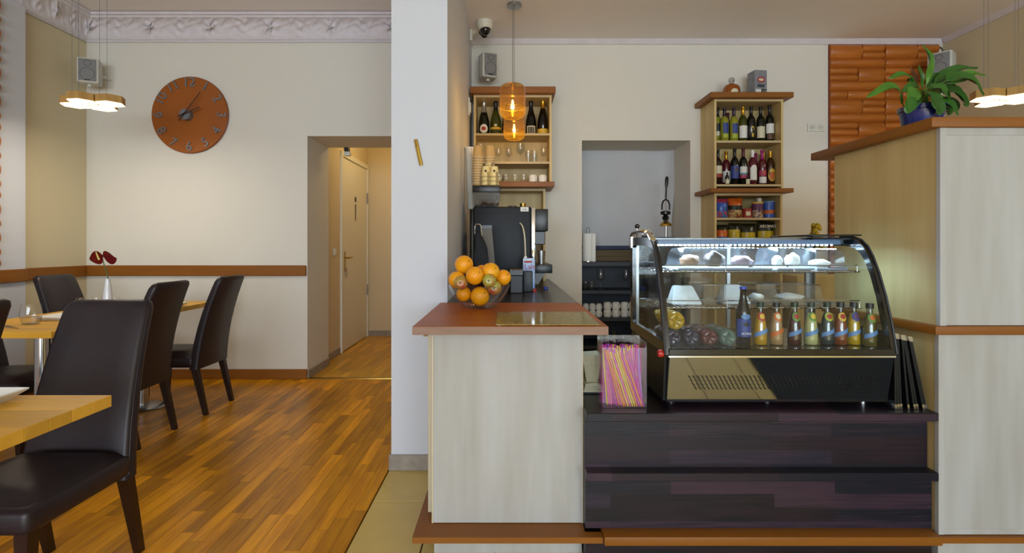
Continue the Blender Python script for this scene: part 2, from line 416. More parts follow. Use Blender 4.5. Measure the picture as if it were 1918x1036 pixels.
bm = B(); prism(bm, [(XR, ZC - .04), (XR - .012, ZC - .04), (XR - .045, ZC), (XR, ZC)], 'y', -7.45, YB - .04); trim(bm, 'trim_5', 'stucco', 'thin white ceiling moulding on the right wall')
# ---- stucco cornice with scroll relief
PROF = [(.012, 0), (.014, .012), (.026, .016), (.03, .03), (.036, .036)]
PROF += [(.036 + .115 * (1 - cos(pi / 2 * k / 14)), .036 + .125 * sin(pi / 2 * k / 14)) for k in range(1, 15)]
PROF += [(.156, .163), (.158, .176), (.178, .18), (.18, .195), (.196, .2), (.2, ZD - 3.03)]
def relief(s, k):
    v = (k - 4) / 14
    if not 0 < v < 1: return .004 * max(0, sin(s * 2 * pi / .03)) * (k in (2, 3))
    e = sin(pi * v) ** .5
    h = .010 * max(0, sin(2 * pi * s / .21 + 3.2 * sin(2 * pi * v))) ** 1.5
    h += .008 * max(0, cos(2 * pi * s / .105 - 5 * v))
    d = ((s + .28) % .55) - .275
    rr = math.hypot(d, (v - .5) * .15); a = math.atan2((v - .5) * .15, d)
    h += .045 * math.exp(-(rr / .055) ** 2) * (.55 + .45 * cos(5 * a)) + .02 * math.exp(-(rr / .02) ** 2)
    d2 = (s % .55) - .275
    h += .02 * math.exp(-(d2 / .05) ** 2) * (.5 + .5 * cos(14 * v + d2 * 60))
    return h * e
def cornice(fn, length, n, name, label):
    bm = B(); g = []
    for i in range(n + 1):
        row = []
        for k, (of, z) in enumerate(PROF):
            h = relief(length * i / n, k)
            row.append(bm.verts.new(fn(i / n, of + h * .75, 3.03 + z - h * .6)))
        g.append(row)
    for i in range(n):
        for k in range(len(PROF) - 1): bm.faces.new((g[i][k], g[i + 1][k], g[i + 1][k + 1], g[i][k + 1]))
    return trim_s(bm, name, label)
def trim_s(bm, name, label): return struct(bm, name, 'stucco', label, 'trim', smooth=60)
cornice(lambda u, of, z: (XL + of + (PXL - XL - of) * u, YB - of, z), 3.17, 420, 'trim_6', 'ornate white stucco cornice above the clock')
cornice(lambda u, of, z: (XL + of, YB - of - (YB - of + 2.75) * u, z), 12.25, 1100, 'trim_7', 'ornate white stucco cornice running along the left wall')
# ---- toilet door in the corridor
d = root('door_1', 'white toilet door with brass handle in the corridor', 'door', (-1.86, 6.5, 0), kind='structure')
bm = B(); box(bm, -1.90, -1.835, 5.93, 5.99, 0, 2.26, .004, 1); box(bm, -1.90, -1.835, 7.03, 7.09, 0, 2.26, .004, 1); box(bm, -1.90, -1.835, 5.99, 7.03, 2.20, 2.26, .004, 1)
fin(bm, 'door_frame', 'white_lacquer', d)
leaf = fin(box(B(), -1.90, -1.848, 5.995, 7.025, .008, 2.195, .003, 1), 'door_leaf', 'white_lacquer', d)
bm = B(); box(bm, -1.848, -1.843, 6.055, 6.095, .90, 1.13, .002, 1); tube(bm, [(-1.845, 6.075, 1.06), (-1.80, 6.075, 1.06), (-1.795, 6.09, 1.06), (-1.795, 6.19, 1.065)], .009)
fin(bm, 'door_handle', 'brass', leaf)
bm = B(); tube(bm, [(-1.845, 6.075, .93), (-1.82, 6.075, .93)], .006); box(bm, -1.83, -1.826, 6.06, 6.09, .84, .92)
fin(bm, 'door_key', 'brushed', leaf)
bm = B()
for z in (.55, 1.75): tube(bm, [(-1.838, 7.03, z), (-1.838, 7.03, z + .14)], .009)
fin(bm, 'hinge', 'brushed', d)
bm = B(); lathe(bm, [(.0, 0), (.034, 0), (.034, .004), (0, .004)], (-1.848, 6.5, 1.76), 20, Matrix.Rotation(R(90), 4, 'Y'))
prism(bm, [(6.482, 1.70), (6.518, 1.70), (6.512, 1.50), (6.488, 1.50)], 'x', -1.848, -1.844)
fin(bm, 'toilet_sign', 'black_plastic', leaf)
s = root('light_switch', 'small white light switch on the doorway reveal', 'switch', (-1.843, 5.72, 1.13))
fin(box(B(), -1.855, -1.843, 5.68, 5.76, 1.09, 1.17, .003, 1), 'plate', 'white_plastic', s); fin(box(B(), -1.843, -1.836, 5.695, 5.745, 1.105, 1.155, .002, 1), 'rocker', 'paper_white', s)
s = root('motion_sensor', 'small white sensor with black top under the corridor lintel', 'sensor', (-1.62, 5.42, 2.186))
fin(box(B(), -1.65, -1.59, 5.39, 5.45, 2.11, 2.15, .006, 2), 'housing', 'white_plastic', s); fin(box(B(), -1.64, -1.60, 5.36, 5.44, 2.15, 2.19, .003, 1), 'bracket', 'black_plastic', s)
l = bpy.data.lights.new('hall_bulb', 'POINT'); l.energy = 10; l.color = (1, .78, .38); l.shadow_soft_size = .1
lo = root('corridor_lamp', 'round corridor ceiling lamp casting warm light on the toilet door', 'lamp', (-1.2, 6.2, 2.75))
fin(lathe(B(), [(.11, 2.75), (.11, 2.72), (.0, 2.70)], (-1.2, 6.2, 0), 24), 'shade', 'hex_glow', lo)
lb = bpy.data.objects.new('hall_bulb', l); col.objects.link(lb); lb.location = (0, 0, -.12); lb.parent = lo
# ---- bulging brown relief tiles (right of the cabinet, and the sliver on the left wall)
def bulge(bm, x0, x1, z0, z1, y, d, n=7):
    """a cushion-shaped piece with scalloped ends standing proud of plane y"""
    g = []
    for i in range(n + 1):
        t = i / n; a = pi * t; z = z0 + (z1 - z0) * t
        e = .008 * sin(a); dep = d * sin(a) ** .6
        g.append([bm.verts.new(p) for p in ((x0 + .006 - e * .4, y, z), (x0 + .006 - e * .4, y - dep * .8, z), (x0 + .02 - e * .4, y - dep, z), (x1 - .02 + e * .4, y - dep, z), (x1 - .006 + e * .4, y - dep * .8, z), (x1 - .006 + e * .4, y, z))])
    for i in range(n):
        for k in range(5): bm.faces.new((g[i][k], g[i][k + 1], g[i + 1][k + 1], g[i + 1][k]))
    return bm
PW = .492
PAT = [(.125, [(0, .59, 1), (.59, 1, 2)]), (.081, [(0, 1, 1)]), (.122, [(0, .51, 2), (.51, 1, 1)]), (.083, [(0, 1, 1)]), (.081, [(0, .31, 1), (.31, 1, 1)])]
rp = root('relief_panel', 'orange-brown wall panel of bulging bamboo-like relief tiles behind the plant', 'wall panel', (3.38, YB, .9))
fin(box(B(), 2.89, 3.875, YB - .013, YB - .001, .9, 3.005), 'backing', 'clock_rim', rp)
for cxi in range(2):
    z = 3.005; r = 0
    while z > .95:
        hgt, cells = PAT[r % 5]
        for a, b, k in cells:
            for q in range(k):
                zz1 = z - hgt * q / k; zz0 = z - hgt * (q + 1) / k
                if zz0 > .89: fin(bulge(B(), 2.892 + cxi * PW + a * PW, 2.892 + cxi * PW + b * PW, zz0 + .001, zz1 - .001, YB - .013, .034 if k == 1 else .026), 'tile', 'terracotta', rp, smooth=50)
        z -= hgt; r += 1
rl = root('relief_panel', 'orange-brown relief tile strip at the left picture edge', 'wall panel', (-3.69, 3.7, 1.022))
fin(box(B(), -3.699, -3.689, 3.2, 3.87, 1.03, 3.0), 'backing', 'clock_rim', rl)
z = 3.0; r = 0
while z > 1.1:
    hgt = PAT[r % 5][0]
    bm = bulge(B(), 3.202, 3.868, z - hgt + .001, z - .001, 0, .034)
    for v in bm.verts: v.co = Vector((-3.69 - v.co.y, v.co.x, v.co.z))
    fin(bm, 'tile', 'terracotta', rl, smooth=50)
    z -= hgt; r += 1
# ------------------------------------------------------------------ chairs
def chair_proto():
    t = root('dining_chair', 'x', 'chair', (0, 0, 0), group='dark leather dining chairs')
    bm = B()
    box(bm, -.205, .205, -.225, .215, .335, .415, .022, 3); seat = fin(bm, 'seat', 'leather', t, local=True)
    bm = B(); g = []
    nx, ny = 8, 8                                              # crowned cushion on the seat box
    for i in range(nx + 1):
        row = []
        for j in range(ny + 1):
            u, v = i / nx * 2 - 1, j / ny * 2 - 1
            h = (1 - u ** 6) * (1 - v ** 6)
            row.append(bm.verts.new((u * .2, -.005 + v * .212, .405 + .042 * h ** .5)))
        g.append(row)
    for i in range(nx):
        for j in range(ny): bm.faces.new((g[i][j], g[i + 1][j], g[i + 1][j + 1], g[i][j + 1]))
    fin(bm, 'cushion', 'leather', seat, local=True, smooth=60)
    # backrest: slightly curved slab leaning back
    bm = B()
    def yb(z): s = (z - .33) / .65; return .185 + .05 * s + .12 * s * s
    secs = []
    zs = [.325, .34, .42, .52, .62, .72, .82, .90, .945, .968, .978]
    for z in zs:
        s = (z - .33) / .65; hw = .203 - .034 * s; th = .068 - .016 * s
        rd = min(1, (.978 - z) / .033) if z > .945 else 1
        hw -= .028 * (1 - math.sqrt(max(0, 1 - (1 - rd) ** 2))); th *= (.45 + .55 * math.sqrt(max(0, 1 - (1 - rd) ** 2)))
        y0 = yb(z); yc = y0 + .034
        c = .016; ring = []
        for (px_, py_) in ((-hw, -th / 2 + c), (-hw + c * .3, -th / 2 + c * .3), (-hw + c, -th / 2), (-hw * .5, -th / 2 + .006), (0, -th / 2 + .008), (hw * .5, -th / 2 + .006), (hw - c, -th / 2), (hw - c * .3, -th / 2 + c * .3), (hw, -th / 2 + c), (hw, th / 2 - c), (hw - c * .3, th / 2 - c * .3), (hw - c, th / 2), (0, th / 2 + .004), (-hw + c, th / 2), (-hw + c * .3, th / 2 - c * .3), (-hw, th / 2 - c)):
            ring.append(bm.verts.new((px_, yc + py_, z)))
        secs.append(ring)
    n = len(secs[0])
    for a, b in zip(secs, secs[1:]):
        for k in range(n): bm.faces.new((a[k], a[(k + 1) % n], b[(k + 1) % n], b[k]))
    bm.faces.new(list(reversed(secs[0]))); bm.faces.new(secs[-1])
    bk = fin(bm, 'backrest', 'leather', t, local=True, smooth=50)
    for sx in (-1, 1):
        bm = B(); pts = []
        for z in zs[1:-2]:
            s = (z - .33) / .65; hw = .203 - .034 * s; th = .068 - .016 * s
            pts.append((sx * (hw - .002), yb(z) + .034 - th / 2 + .016, z))
        tube(bm, pts, .0028, 6)
        fin(bm, 'seam', 'leather', bk, local=True)
    for sx in (-1, 1):
        bm = B(); a, b = .021, .014; x0 = sx * .176
        hexa(bm, [(x0 - b, -.205 - b, 0), (x0 + b, -.205 - b, 0), (x0 + b, -.205 + b, 0), (x0 - b, -.205 + b, 0)], [(x0 - a, -.195 - a, .345), (x0 + a, -.195 - a, .345), (x0 + a, -.195 + a, .345), (x0 - a, -.195 + a, .345)])
        fin(bm, 'leg', 'leg_wood', t, local=True, smooth=None)
        bm = B()
        hexa(bm, [(x0 - b, .295 - b, 0), (x0 + b, .295 - b, 0), (x0 + b, .295 + b, 0), (x0 - b, .295 + b, 0)], [(x0 - a, .215 - a, .345), (x0 + a, .215 - a, .345), (x0 + a, .215 + a, .345), (x0 - a, .215 + a, .345)])
        fin(bm, 'leg', 'leg_wood', t, local=True, smooth=None)
    return t
ch0 = chair_proto()
CH = [(-1.62, 1.80, 0, 'dark leather dining chair nearest the viewer, facing the front oak table'),
      (-2.43, 3.96, -90, 'dark leather dining chair at the far right of the long table, closest to the doorway'),
      (-2.465, 3.31, -90, 'dark leather dining chair between the nearest chair and the doorway chair'),
      (-3.065, 4.06, 90, 'dark leather dining chair in the wall corner under the hexagon lamp'),
      (-3.0, 3.24, 90, 'dark leather dining chair on the left of the long table, only its seat showing'),
      (-2.49, 2.09, -90, 'dark leather dining chair cut off by the left picture edge')]
for i, (x, y, a, lb) in enumerate(CH):
    if i == 0: ch0.location = (x, y, 0); ch0.rotation_euler = (0, 0, R(a)); ch0['label'] = lb
    else: dup(ch0, (x, y, 0), R(a), label=lb)
# ------------------------------------------------------------------ tables with oak staves
def table(name, label, x0, x1, y0, y1, bases):
    t = root(name, label, 'table', ((x0 + x1) / 2, (y0 + y1) / 2, 0), group='oak dining tables')
    n = round((y1 - y0) / .072); wd = (y1 - y0) / n
    top = fin(box(B(), x0 + .004, x1 - .004, y0 + .004, y1 - .004, .7165, .742), 'tabletop', 'oak', t)
    for i in range(n):
        fin(box(B(), x0, x1, y0 + i * wd + .0004, y0 + (i + 1) * wd - .0004, .716, .75, .0012, 1), 'stave', 'oak', top)
    for bx, by in bases:
        b = fin(lathe(B(), [(.0, 0), (.148, 0), (.15, .006), (.138, .014), (.05, .022), (.0, .022)], (bx, by, 0), 40), 'base_plate', 'brushed', t)
        fin(lathe(B(), [(.038, .02), (.038, .7)], (bx, by, 0), 24), 'column', 'steel', t)
        fin(box(B(), bx - .16, bx + .16, by - .025, by + .025, .70, .716), 'bracket', 'black_plastic', t)
table('dining_table', 'oak dining table in the left foreground, its far corner in view', -2.69, -1.19, .88, 1.607, [(-1.95, 1.22)])
table('dining_table', 'long oak dining table set for guests beside the clock wall', -3.06, -2.375, 2.78, 4.33, [(-2.70, 3.955), (-2.56, 2.945)])
# things on the tables
def plate(c, s, label, name='square_plate', h=.02):
    x, y, z = c; bm = B()
    g0 = [(x - s * .72, y - s * .72, z), (x + s * .72, y - s * .72, z), (x + s * .72, y + s * .72, z), (x - s * .72, y + s * .72, z)]
    g1 = [(x - s, y - s, z + h), (x + s, y - s, z + h), (x + s, y + s, z + h), (x - s, y + s, z + h)]
    g2 = [(x - s, y - s, z + h + .004), (x + s, y - s, z + h + .004), (x + s, y + s, z + h + .004), (x - s, y + s, z + h + .004)]
    g3 = [(x - s * .7, y - s * .7, z + .006), (x + s * .7, y - s * .7, z + .006), (x + s * .7, y + s * .7, z + .006), (x - s * .7, y + s * .7, z + .006)]
    L = [[bm.verts.new(p) for p in g] for g in (g0, g1, g2, g3)]
    for a, b in zip(L, L[1:]):
        for k in range(4): bm.faces.new((a[k], a[(k + 1) % 4], b[(k + 1) % 4], b[k]))
    bm.faces.new(list(reversed(L[0]))); bm.faces.new(L[-1])
    return fin(bm, name, 'paper_white', label=label, cat='plate', smooth=None)
plate((-1.535, 1.45, .75), .125, 'white square plate on the front oak table at the left edge', h=.028)
plate((-2.70, 3.30, .75), .13, 'white square plate on the long table beside the tumbler')
plate((-2.52, 3.90, .75), .12, 'white square plate on the long table behind the doorway chairs')
def tumbler(c, r, h, label, name='tumbler', water=0, group=None):
    t = root(name, label, 'glass', c, group=group)
    pr = [(r * .72, .0), (r * .82, .004), (r * .98, h * .35), (r, h * .55), (r * .84, h)]
    fin(shell(B(), pr, .0022, seg=24), 'bowl', 'glass', t, local=True)
    if water: fin(lathe(B(), [(.001, .006), (r * .78, .006), (r * .93, h * .35), (.001, h * .35)], seg=24), 'water', 'wrap', t, local=True)
    return t
tumbler((PX(58, 3.06), 3.06, .75), .052, .115, 'clear stemless tumbler on the long table near the left edge', water=1)
tumbler((PX(152, 3.75), 3.75, .75), .036, .085, 'clear tumbler showing over the top of the nearest chair, left of the vase')
tumbler((PX(166, 3.75), 3.83, .75), .036, .085, 'clear tumbler showing over the top of the nearest chair, nearer the vase')
tumbler((PX(217, 3.75), 3.75, .75), .03, .085, 'small clear tumbler right of the flower vase')
bm = B(); lathe(bm, [(.02, .75), (.024, .76), (.02, .785), (.008, .79)], (PX(225, 3.7), 3.7, 0), 14); fin(bm, 'salt_shaker', 'zinc', label='small dark metal salt shaker right of the flower vase', cat='shaker')
def cutlery(x, y, a, kind):
    t = root('table_knife' if kind == 'knife' else 'table_fork', 'steel %s on the long table in front of the tumbler' % kind, kind, (x, y, .75), R(a))
    bm = B(); prism(bm, [(-.004, -.1), (.004, -.1), (.005, -.01), (-.005, -.01)], 'z', .001, .005); fin(bm, 'handle', 'steel', t, local=True)
    bm = B()
    if kind == 'knife': prism(bm, [(-.005, -.01), (.006, -.01), (.008, .06), (0, .1), (-.004, .1)], 'z', .001, .003)
    else:
        prism(bm, [(-.003, -.01), (.003, -.01), (.01, .05), (-.01, .05)], 'z', .001, .003)
        for k in range(4): box(bm, -.01 + k * .0057, -.007 + k * .0057, .05, .09, .001, .003)
    fin(bm, 'blade' if kind == 'knife' else 'tines', 'steel', t, local=True)
cutlery(-2.80, 2.98, 60, 'knife'); cutlery(-2.74, 2.93, 66, 'fork')
# vase with anthurium
M('porcelain', '#dfe2e6', .2, coat=.3); M('anthurium', '#8f1822', .22, c2='#5f0c16', vs=(60, 60, 60), bump=.5, bs=160, coat=.4); M('spadix', '#e6d27a', .6); M('stem_green', '#4a5b1f', .5)
VY = 3.6; vx = PX(202, VY)
v = root('flower_vase', 'slim white porcelain vase on the long table', 'vase', (vx, VY, .75))
fin(shell(B(), [(.034, .75), (.036, .76), (.031, .83), (.02, .93), (.0145, .965), (.0155, .977)], .003, c=(vx, VY, 0), seg=24), 'vessel', 'porcelain', v)
fx, fz = PX(193, VY), PZ(482, VY)
a = root('anthurium_flower', 'dark red anthurium with yellow spadix standing in the white vase', 'flower', (vx, VY, .80))
fin(tube(B(), [(vx, VY, .79), (vx, VY, .90)] + bez((vx, VY, .985), (vx, VY, 1.02), (fx + .004, VY, 1.06), (fx, VY, fz - .02), 8), .0035, 6), 'stem', 'stem_green', a)
def spathe(sgn):
    bm = B(); g = []
    for i in range(11):
        t = i / 10; wd = .052 * (sin(pi * t ** .75) ** .8) + .001
        cx = fx + sgn * .092 * t; row = []
        for j in range(7):
            u = j / 6 * 2 - 1
            row.append(bm.verts.new((cx, VY - u * wd * .45, fz + .006 - .022 * t + u * wd * .85 + .01 * (1 - u * u))))
        g.append(row)
    for i in range(10):
        for j in range(6): bm.faces.new((g[i][j], g[i + 1][j], g[i + 1][j + 1], g[i][j + 1]))
    bmesh.ops.solidify(bm, geom=bm.faces[:], thickness=.002)
    return bm
fin(spathe(-1), 'spathe_lobe', 'anthurium', a, smooth=60); fin(spathe(1), 'spathe_lobe', 'anthurium', a, smooth=60)
fin(tube(B(), [(fx, VY - .035, fz - .015), (fx - .003, VY - .045, fz + .01), (fx - .01, VY - .05, fz + .038)], [.006, .005, .003], 8), 'spadix', 'spadix', a)
# ------------------------------------------------------------------ clock
ck = root('wall_clock', 'large round copper wall clock with grey numerals', 'clock', (PX(355, YB), YB, PZ(286, YB)))
cX, cZ, cr = PX(355, 4.78), PZ(215, 4.78), .34
RX = Matrix.Rotation(R(90), 4, 'X')
face = fin(lathe(B(), [(.0, 0), (cr - .004, 0), (cr, .004), (cr, .028), (0, .028)], (cX, YB - .002, cZ), 96, RX), 'dial', 'clock_copper', ck)
bm = B(); tube(bm, [(cX + cr * cos(2 * pi * k / 72), YB - .03 + .01, cZ + cr * sin(2 * pi * k / 72)) for k in range(72)], .005, 6, closed=True); fin(bm, 'rim', 'clock_rim', ck)
for h in range(1, 13):
    an = h * 30; rr = .287
    rot = -an if (an <= 90 or an >= 300) else 180 - an
    text(str(h), .115, 'zinc', 'numeral', face, (cX + rr * sin(R(an)), YB - .036, cZ + rr * cos(R(an))), (R(90), -R(rot), 0), ext=.004)
fin(lathe(B(), [(0, 0), (.048, 0), (.048, .055), (.044, .06), (0, .06)], (cX - .012, YB - .03, cZ - .008), 28, RX), 'hub', 'zinc', ck)
def hand(an, ln, tail, wd, name):
    d = Vector((sin(R(an)), 0, cos(R(an)))); p = Vector((d.z, 0, -d.x)); o = Vector((cX - .012, YB - .094, cZ - .008)); bm = B()
    q = [o - d * tail - p * wd, o - d * tail + p * wd, o + d * ln + p * wd * .6, o + d * ln - p * wd * .6]; yv = Vector((0, .004, 0))
    hexa(bm, q, [i - yv for i in q]); return fin(bm, name, 'hand_dark', ck, smooth=None)
hand(37, .245, .075, .006, 'minute_hand'); hand(66, .15, .06, .008, 'hour_hand')
# ------------------------------------------------------------------ loudspeakers
def speaker(c, yaw, label, wall=(.05, .19, .1), w_=.155, h_=.215, d_=.13):
    t = root('loudspeaker', label, 'speaker', (c[0], c[1], c[2] - h_ / 2), R(yaw), group='small wall loudspeakers')
    z0 = 0
    fin(box(B(), -w_ / 2, w_ / 2, -d_ / 2, d_ / 2, z0, z0 + h_, .014, 3), 'cabinet', 'speaker_grey', t, local=True)
    fin(box(B(), -w_ / 2 + .014, w_ / 2 - .014, -d_ / 2 - .006, -d_ / 2 + .004, z0 + .014, z0 + h_ - .014, .005, 2), 'grille', 'grille', t, local=True)
    for zc, r in ((z0 + .075, .05), (z0 + .165, .024)): fin(tube(B(), [(r * cos(2 * pi * k / 24), -d_ / 2 - .006, zc + r * sin(2 * pi * k / 24)) for k in range(24)], .0018, 5, closed=True), 'driver_ring', 'dark_grey', t, local=True)
    fin(box(B(), -.02, .02, -d_ / 2 - .008, -d_ / 2 - .005, z0 + .018, z0 + .026), 'badge', 'black_plastic', t, local=True)
    fin(lathe(B(), [(.016, -.022), (.016, .004)], seg=14), 'foot', 'speaker_grey', t, local=True)
    iv = Matrix.Rotation(-R(yaw), 4, 'Z'); wp = iv @ Vector(wall); fin(tube(B(), [(0, d_ / 2 - .02, h_ * .5), tuple(wp)], .013, 8), 'bracket', 'speaker_grey', t, local=True)
    return t
speaker((PX(168, 4.62), 4.62, PZ(135, 4.62)), 24, 'light grey loudspeaker in the corner above the hexagon lamp left of the clock')
speaker((PX(914, 4.62), 4.62, PZ(125, 4.62)), 22, 'light grey loudspeaker above the wall cabinet beside the security cameras', w_=.14)
speaker((PX(1764, 4.55), 4.55, PZ(124, 4.55)), -52, 'light grey loudspeaker seen from the side behind the potted plant', wall=(.218, .06, .1), w_=.17, d_=.15)
fin(tube(B(), [(3.897, 4.803, PZ(88, 4.8)), (3.86, 4.73, PZ(96, 4.75)), (PX(1764, 4.66), 4.66, PZ(98, 4.66))], .006), 'speaker_cable', 'black_plastic', label='short black cable running to the loudspeaker behind the plant', cat='cable')
# security cameras
sx_, sy_ = PX(908, 4.4), 4.4
t = root('dome_camera', 'white dome security camera under the bar ceiling', 'camera', (sx_, sy_, ZC - .13))
fin(lathe(B(), [(0, ZC - .002), (.066, ZC - .002), (.066, ZC - .03), (.06, ZC - .06), (.045, ZC - .075), (0, ZC - .075)], (sx_, sy_, 0), 28), 'housing', 'white_plastic', t)
fin(ball(B(), (sx_ + .005, sy_ - .008, ZC - .075), .045, 20, 12), 'dome', 'black_gloss', t)
t = root('bullet_camera', 'black and white bullet security camera beside the dome camera', 'camera', (PXR + .05, 4.62, PZ(78, 4.55)))
q = (PX(902, 4.62), 4.62, PZ(66, 4.62))
fin(box(B(), PXR, PXR + .02, 4.57, 4.67, q[2] - .06, q[2] + .06, .004, 1), 'wall_mount', 'white_plastic', t)
fin(tube(B(), [(PXR + .01, 4.62, q[2] + .02), (q[0] + .005, 4.57, q[2] + .035)], .03, 16), 'sunshield', 'white_plastic', t)
fin(tube(B(), [(q[0] + .0, 4.59, q[2] + .02), (q[0] + .03, 4.52, q[2] - .035)], .028, 16), 'lens_barrel', 'black_plastic', t)
# pillar fittings
bx, bz0, bz1 = -.477, PZ(310, PY0), PZ(262, PY0)
t = root('door_bolt_plate', 'slim tilted brass plate fixed to the white pillar', 'brass fitting', (bx, PY0, bz0))
bm = B(); tube(bm, [(bx + .018, PY0 - .006, bz0), (bx - .012, PY0 - .006, bz1)], .011, 10); fin(bm, 'bar', 'brass', t)
fin(tube(B(), [(bx - .004, PY0 - .016, bz1 - .035), (bx - .011, PY0 - .016, bz1 - .004)], .008, 8), 'knob', 'brass', t)
t = root('light_switch', 'white light switch on the bar side of the pillar', 'switch', (PXR, 4.42, 2.33))
fin(box(B(), PXR, PXR + .012, 4.38, 4.46, 2.27, 2.42, .003, 1), 'plate', 'white_plastic', t); fin(box(B(), PXR + .012, PXR + .02, 4.395, 4.445, 2.30, 2.38, .003, 1), 'rocker', 'paper_white', t)
t = root('wall_socket', 'white double power socket on the wall right of the bottle cabinet', 'socket', (PX(1527, YB), YB, PZ(247, YB)))
for k, px in enumerate((1519.5, 1535)):
    x, z = PX(px, YB), PZ(239, YB); fr = fin(box(B(), x - .037, x + .037, YB - .012, YB, z - .037, z + .037, .004, 2), 'frame', 'white_plastic', t)
    fin(lathe(B(), [(.027, 0), (.026, .004), (.022, .004), (.020, .001), (.001, .001)], (x, YB - .012, z), 24, RX), 'socket_well', 'speaker_grey', fr)
    for q in (-.008, .008): fin(lathe(B(), [(.0028, .0), (.0028, .002), (.0005, .002)], (x + q, YB - .0125, z), 8, RX), 'pin_hole', 'black_plastic', fr)
# ------------------------------------------------------------------ bar: left cabinet block, worktops, foot boards
YF = 1.978
t = root('bar_cabinet', 'whitewashed wooden bar cabinet under the fruit bowl', 'cabinet', (0, 2.5, 0))
fin(box(B(), -.284, .29, 2.10, 2.80, .118, .868), 'carcass', 'maple', t)
fin(box(B(), -.288, .294, 2.078, 2.10, .120, .866, .0015, 1), 'front_panel', 'whitewash', t)
fin(box(B(), -.294, -.287, 2.076, 2.10, .119, .867, .001, 1), 'edge_strip', 'pale_edge', t)
fin(box(B(), .2915, .2955, 2.076, 2.10, .119, .867, .001, 1), 'edge_strip', 'pale_edge', t)
dr = fin(box(B(), -.316, -.288, 2.13, 2.78, .135, .862, .002, 1), 'door', 'pale_edge', t)
fin(tube(B(), [(-.316, 2.17, .835), (-.34, 2.17, .835), (-.345, 2.19, .835), (-.345, 2.29, .835), (-.34, 2.31, .835), (-.316, 2.31, .835)], .006, 8), 'handle', 'chrome', dr)
fin(box(B(), -.285, .291, 2.085, 2.78, .0, .095), 'plinth', 'whitewash', t)
fin(prism(B(), [(-.352, YF), (.355, YF), (.355, 2.018), (.294, 2.018), (.294, 2.80), (-.352, 2.80)], 'z', .0955, .118), 'foot_board', 'cherry', t, label='brown foot board')
fin(box(B(), -.30, .29, 2.86, YB - .02, 0, .868), 'base_unit', 'maple', label='pale base unit under the dark worktop behind the pillar', cat='cabinet')
wt = fin(box(B(), -.352, .375, YF + .0015, 2.80, .868, .9, .0015, 1), 'worktop', 'cherry_top', label='reddish brown wooden bar top under the fruit bowl', cat='worktop')
fin(box(B(), -.352, .375, YF, YF + .0015, .8685, .8988), 'front_strip', 'worktop_edge', wt)  # thin front strip, greyer and slightly paler than the bar top
fin(box(B(), PXR + .002, .375, 2.801, YB - .002, .868, .8995, .002, 1), 'worktop', 'dark_top', label='dark brown worktop carrying the coffee machine', cat='worktop')
# ---- low stepped counter in dark laminate
t = root('display_counter', 'low stepped counter in dark laminate under the glass display case', 'counter', (.95, 2.3, 0))
fin(box(B(), .296, 1.605, 2.06, 2.64, .0, .545), 'carcass', 'black_plastic', t)
fin(box(B(), .296, 1.606, 1.985, 2.66, .545, .576, .002, 1), 'counter_top', 'dark_laminate', t)
fin(box(B(), .296, 1.606, 2.042, 2.06, .353, .545), 'upper_front', 'dark_laminate', t)
fin(box(B(), .296, 1.606, 1.985, 2.06, .322, .353, .002, 1), 'ledge', 'dark_laminate', t)
fin(box(B(), .296, 1.606, 2.02, 2.06, .131, .322), 'lower_front', 'dark_laminate', t)
fin(box(B(), .296, 1.606, 2.02, 2.06, .0, .098), 'plinth', 'dark_laminate', t)
fin(box(B(), .357, 1.597, 1.956, 2.06, .098, .1305, .003, 2), 'foot_board', 'cherry', t, label='reddish brown foot board')
# ---- tall divider on the right
t = root('divider_cabinet', 'tall whitewashed divider cabinet carrying the potted plant', 'cabinet', (2.3, 2.3, 0))
fin(box(B(), 1.618, 3.3, 2.01, 2.64, .90, 1.64), 'upper_carcass', 'maple', t)
fin(box(B(), 1.640, 3.3, 1.996, 2.01, .902, 1.625), 'upper_panel', 'whitewash', t)
fin(box(B(), 1.616, 1.640, 1.992, 2.012, .90, 1.64, .001, 1), 'corner_strip', 'whitewash', t)
fin(box(B(), 1.640, 3.3, 1.994, 2.01, 1.612, 1.64, .001, 1), 'top_strip', 'whitewash', t)
fin(box(B(), 1.612, 3.3, 2.01, 2.64, .12, .868), 'lower_carcass', 'maple', t)
fin(box(B(), 1.634, 3.3, 1.996, 2.01, .14, .868), 'lower_panel', 'whitewash', t)
fin(box(B(), 1.610, 1.632, 1.992, 2.012, .12, .868, .001, 1), 'corner_strip', 'whitewash', t)
fin(box(B(), 1.632, 3.3, 1.994, 2.01, .12, .14, .001, 1), 'bottom_strip', 'whitewash', t)
fin(box(B(), 1.63, 3.3, 2.02, 2.64, 0, .095), 'plinth', 'whitewash', t)
fin(box(B(), 1.574, 3.34, YF, 2.77, 1.64, 1.677, .0025, 2), 'cap_board', 'cherry', t, label='brown cap board')
fin(box(B(), 1.588, 3.34, YF, 2.70, .868, .90, .0025, 2), 'ledge_board', 'cherry', t, label='brown ledge board')
fin(prism(B(), [(1.5985, YF), (3.34, YF), (3.34, 2.66), (1.609, 2.66), (1.609, 2.018), (1.5985, 2.018)], 'z', .0955, .118), 'foot_board', 'cherry', t, label='brown foot board')
fin(box(B(), 1.5, 3.3, .35, 1.75, .0005, .012, .003, 1), 'door_mat', M('mat_dark', '#26282b', .95, var=.5, vs=(180, 180, 180)), label='dark speckled doormat mirrored in the steel front of the display case', cat='mat')
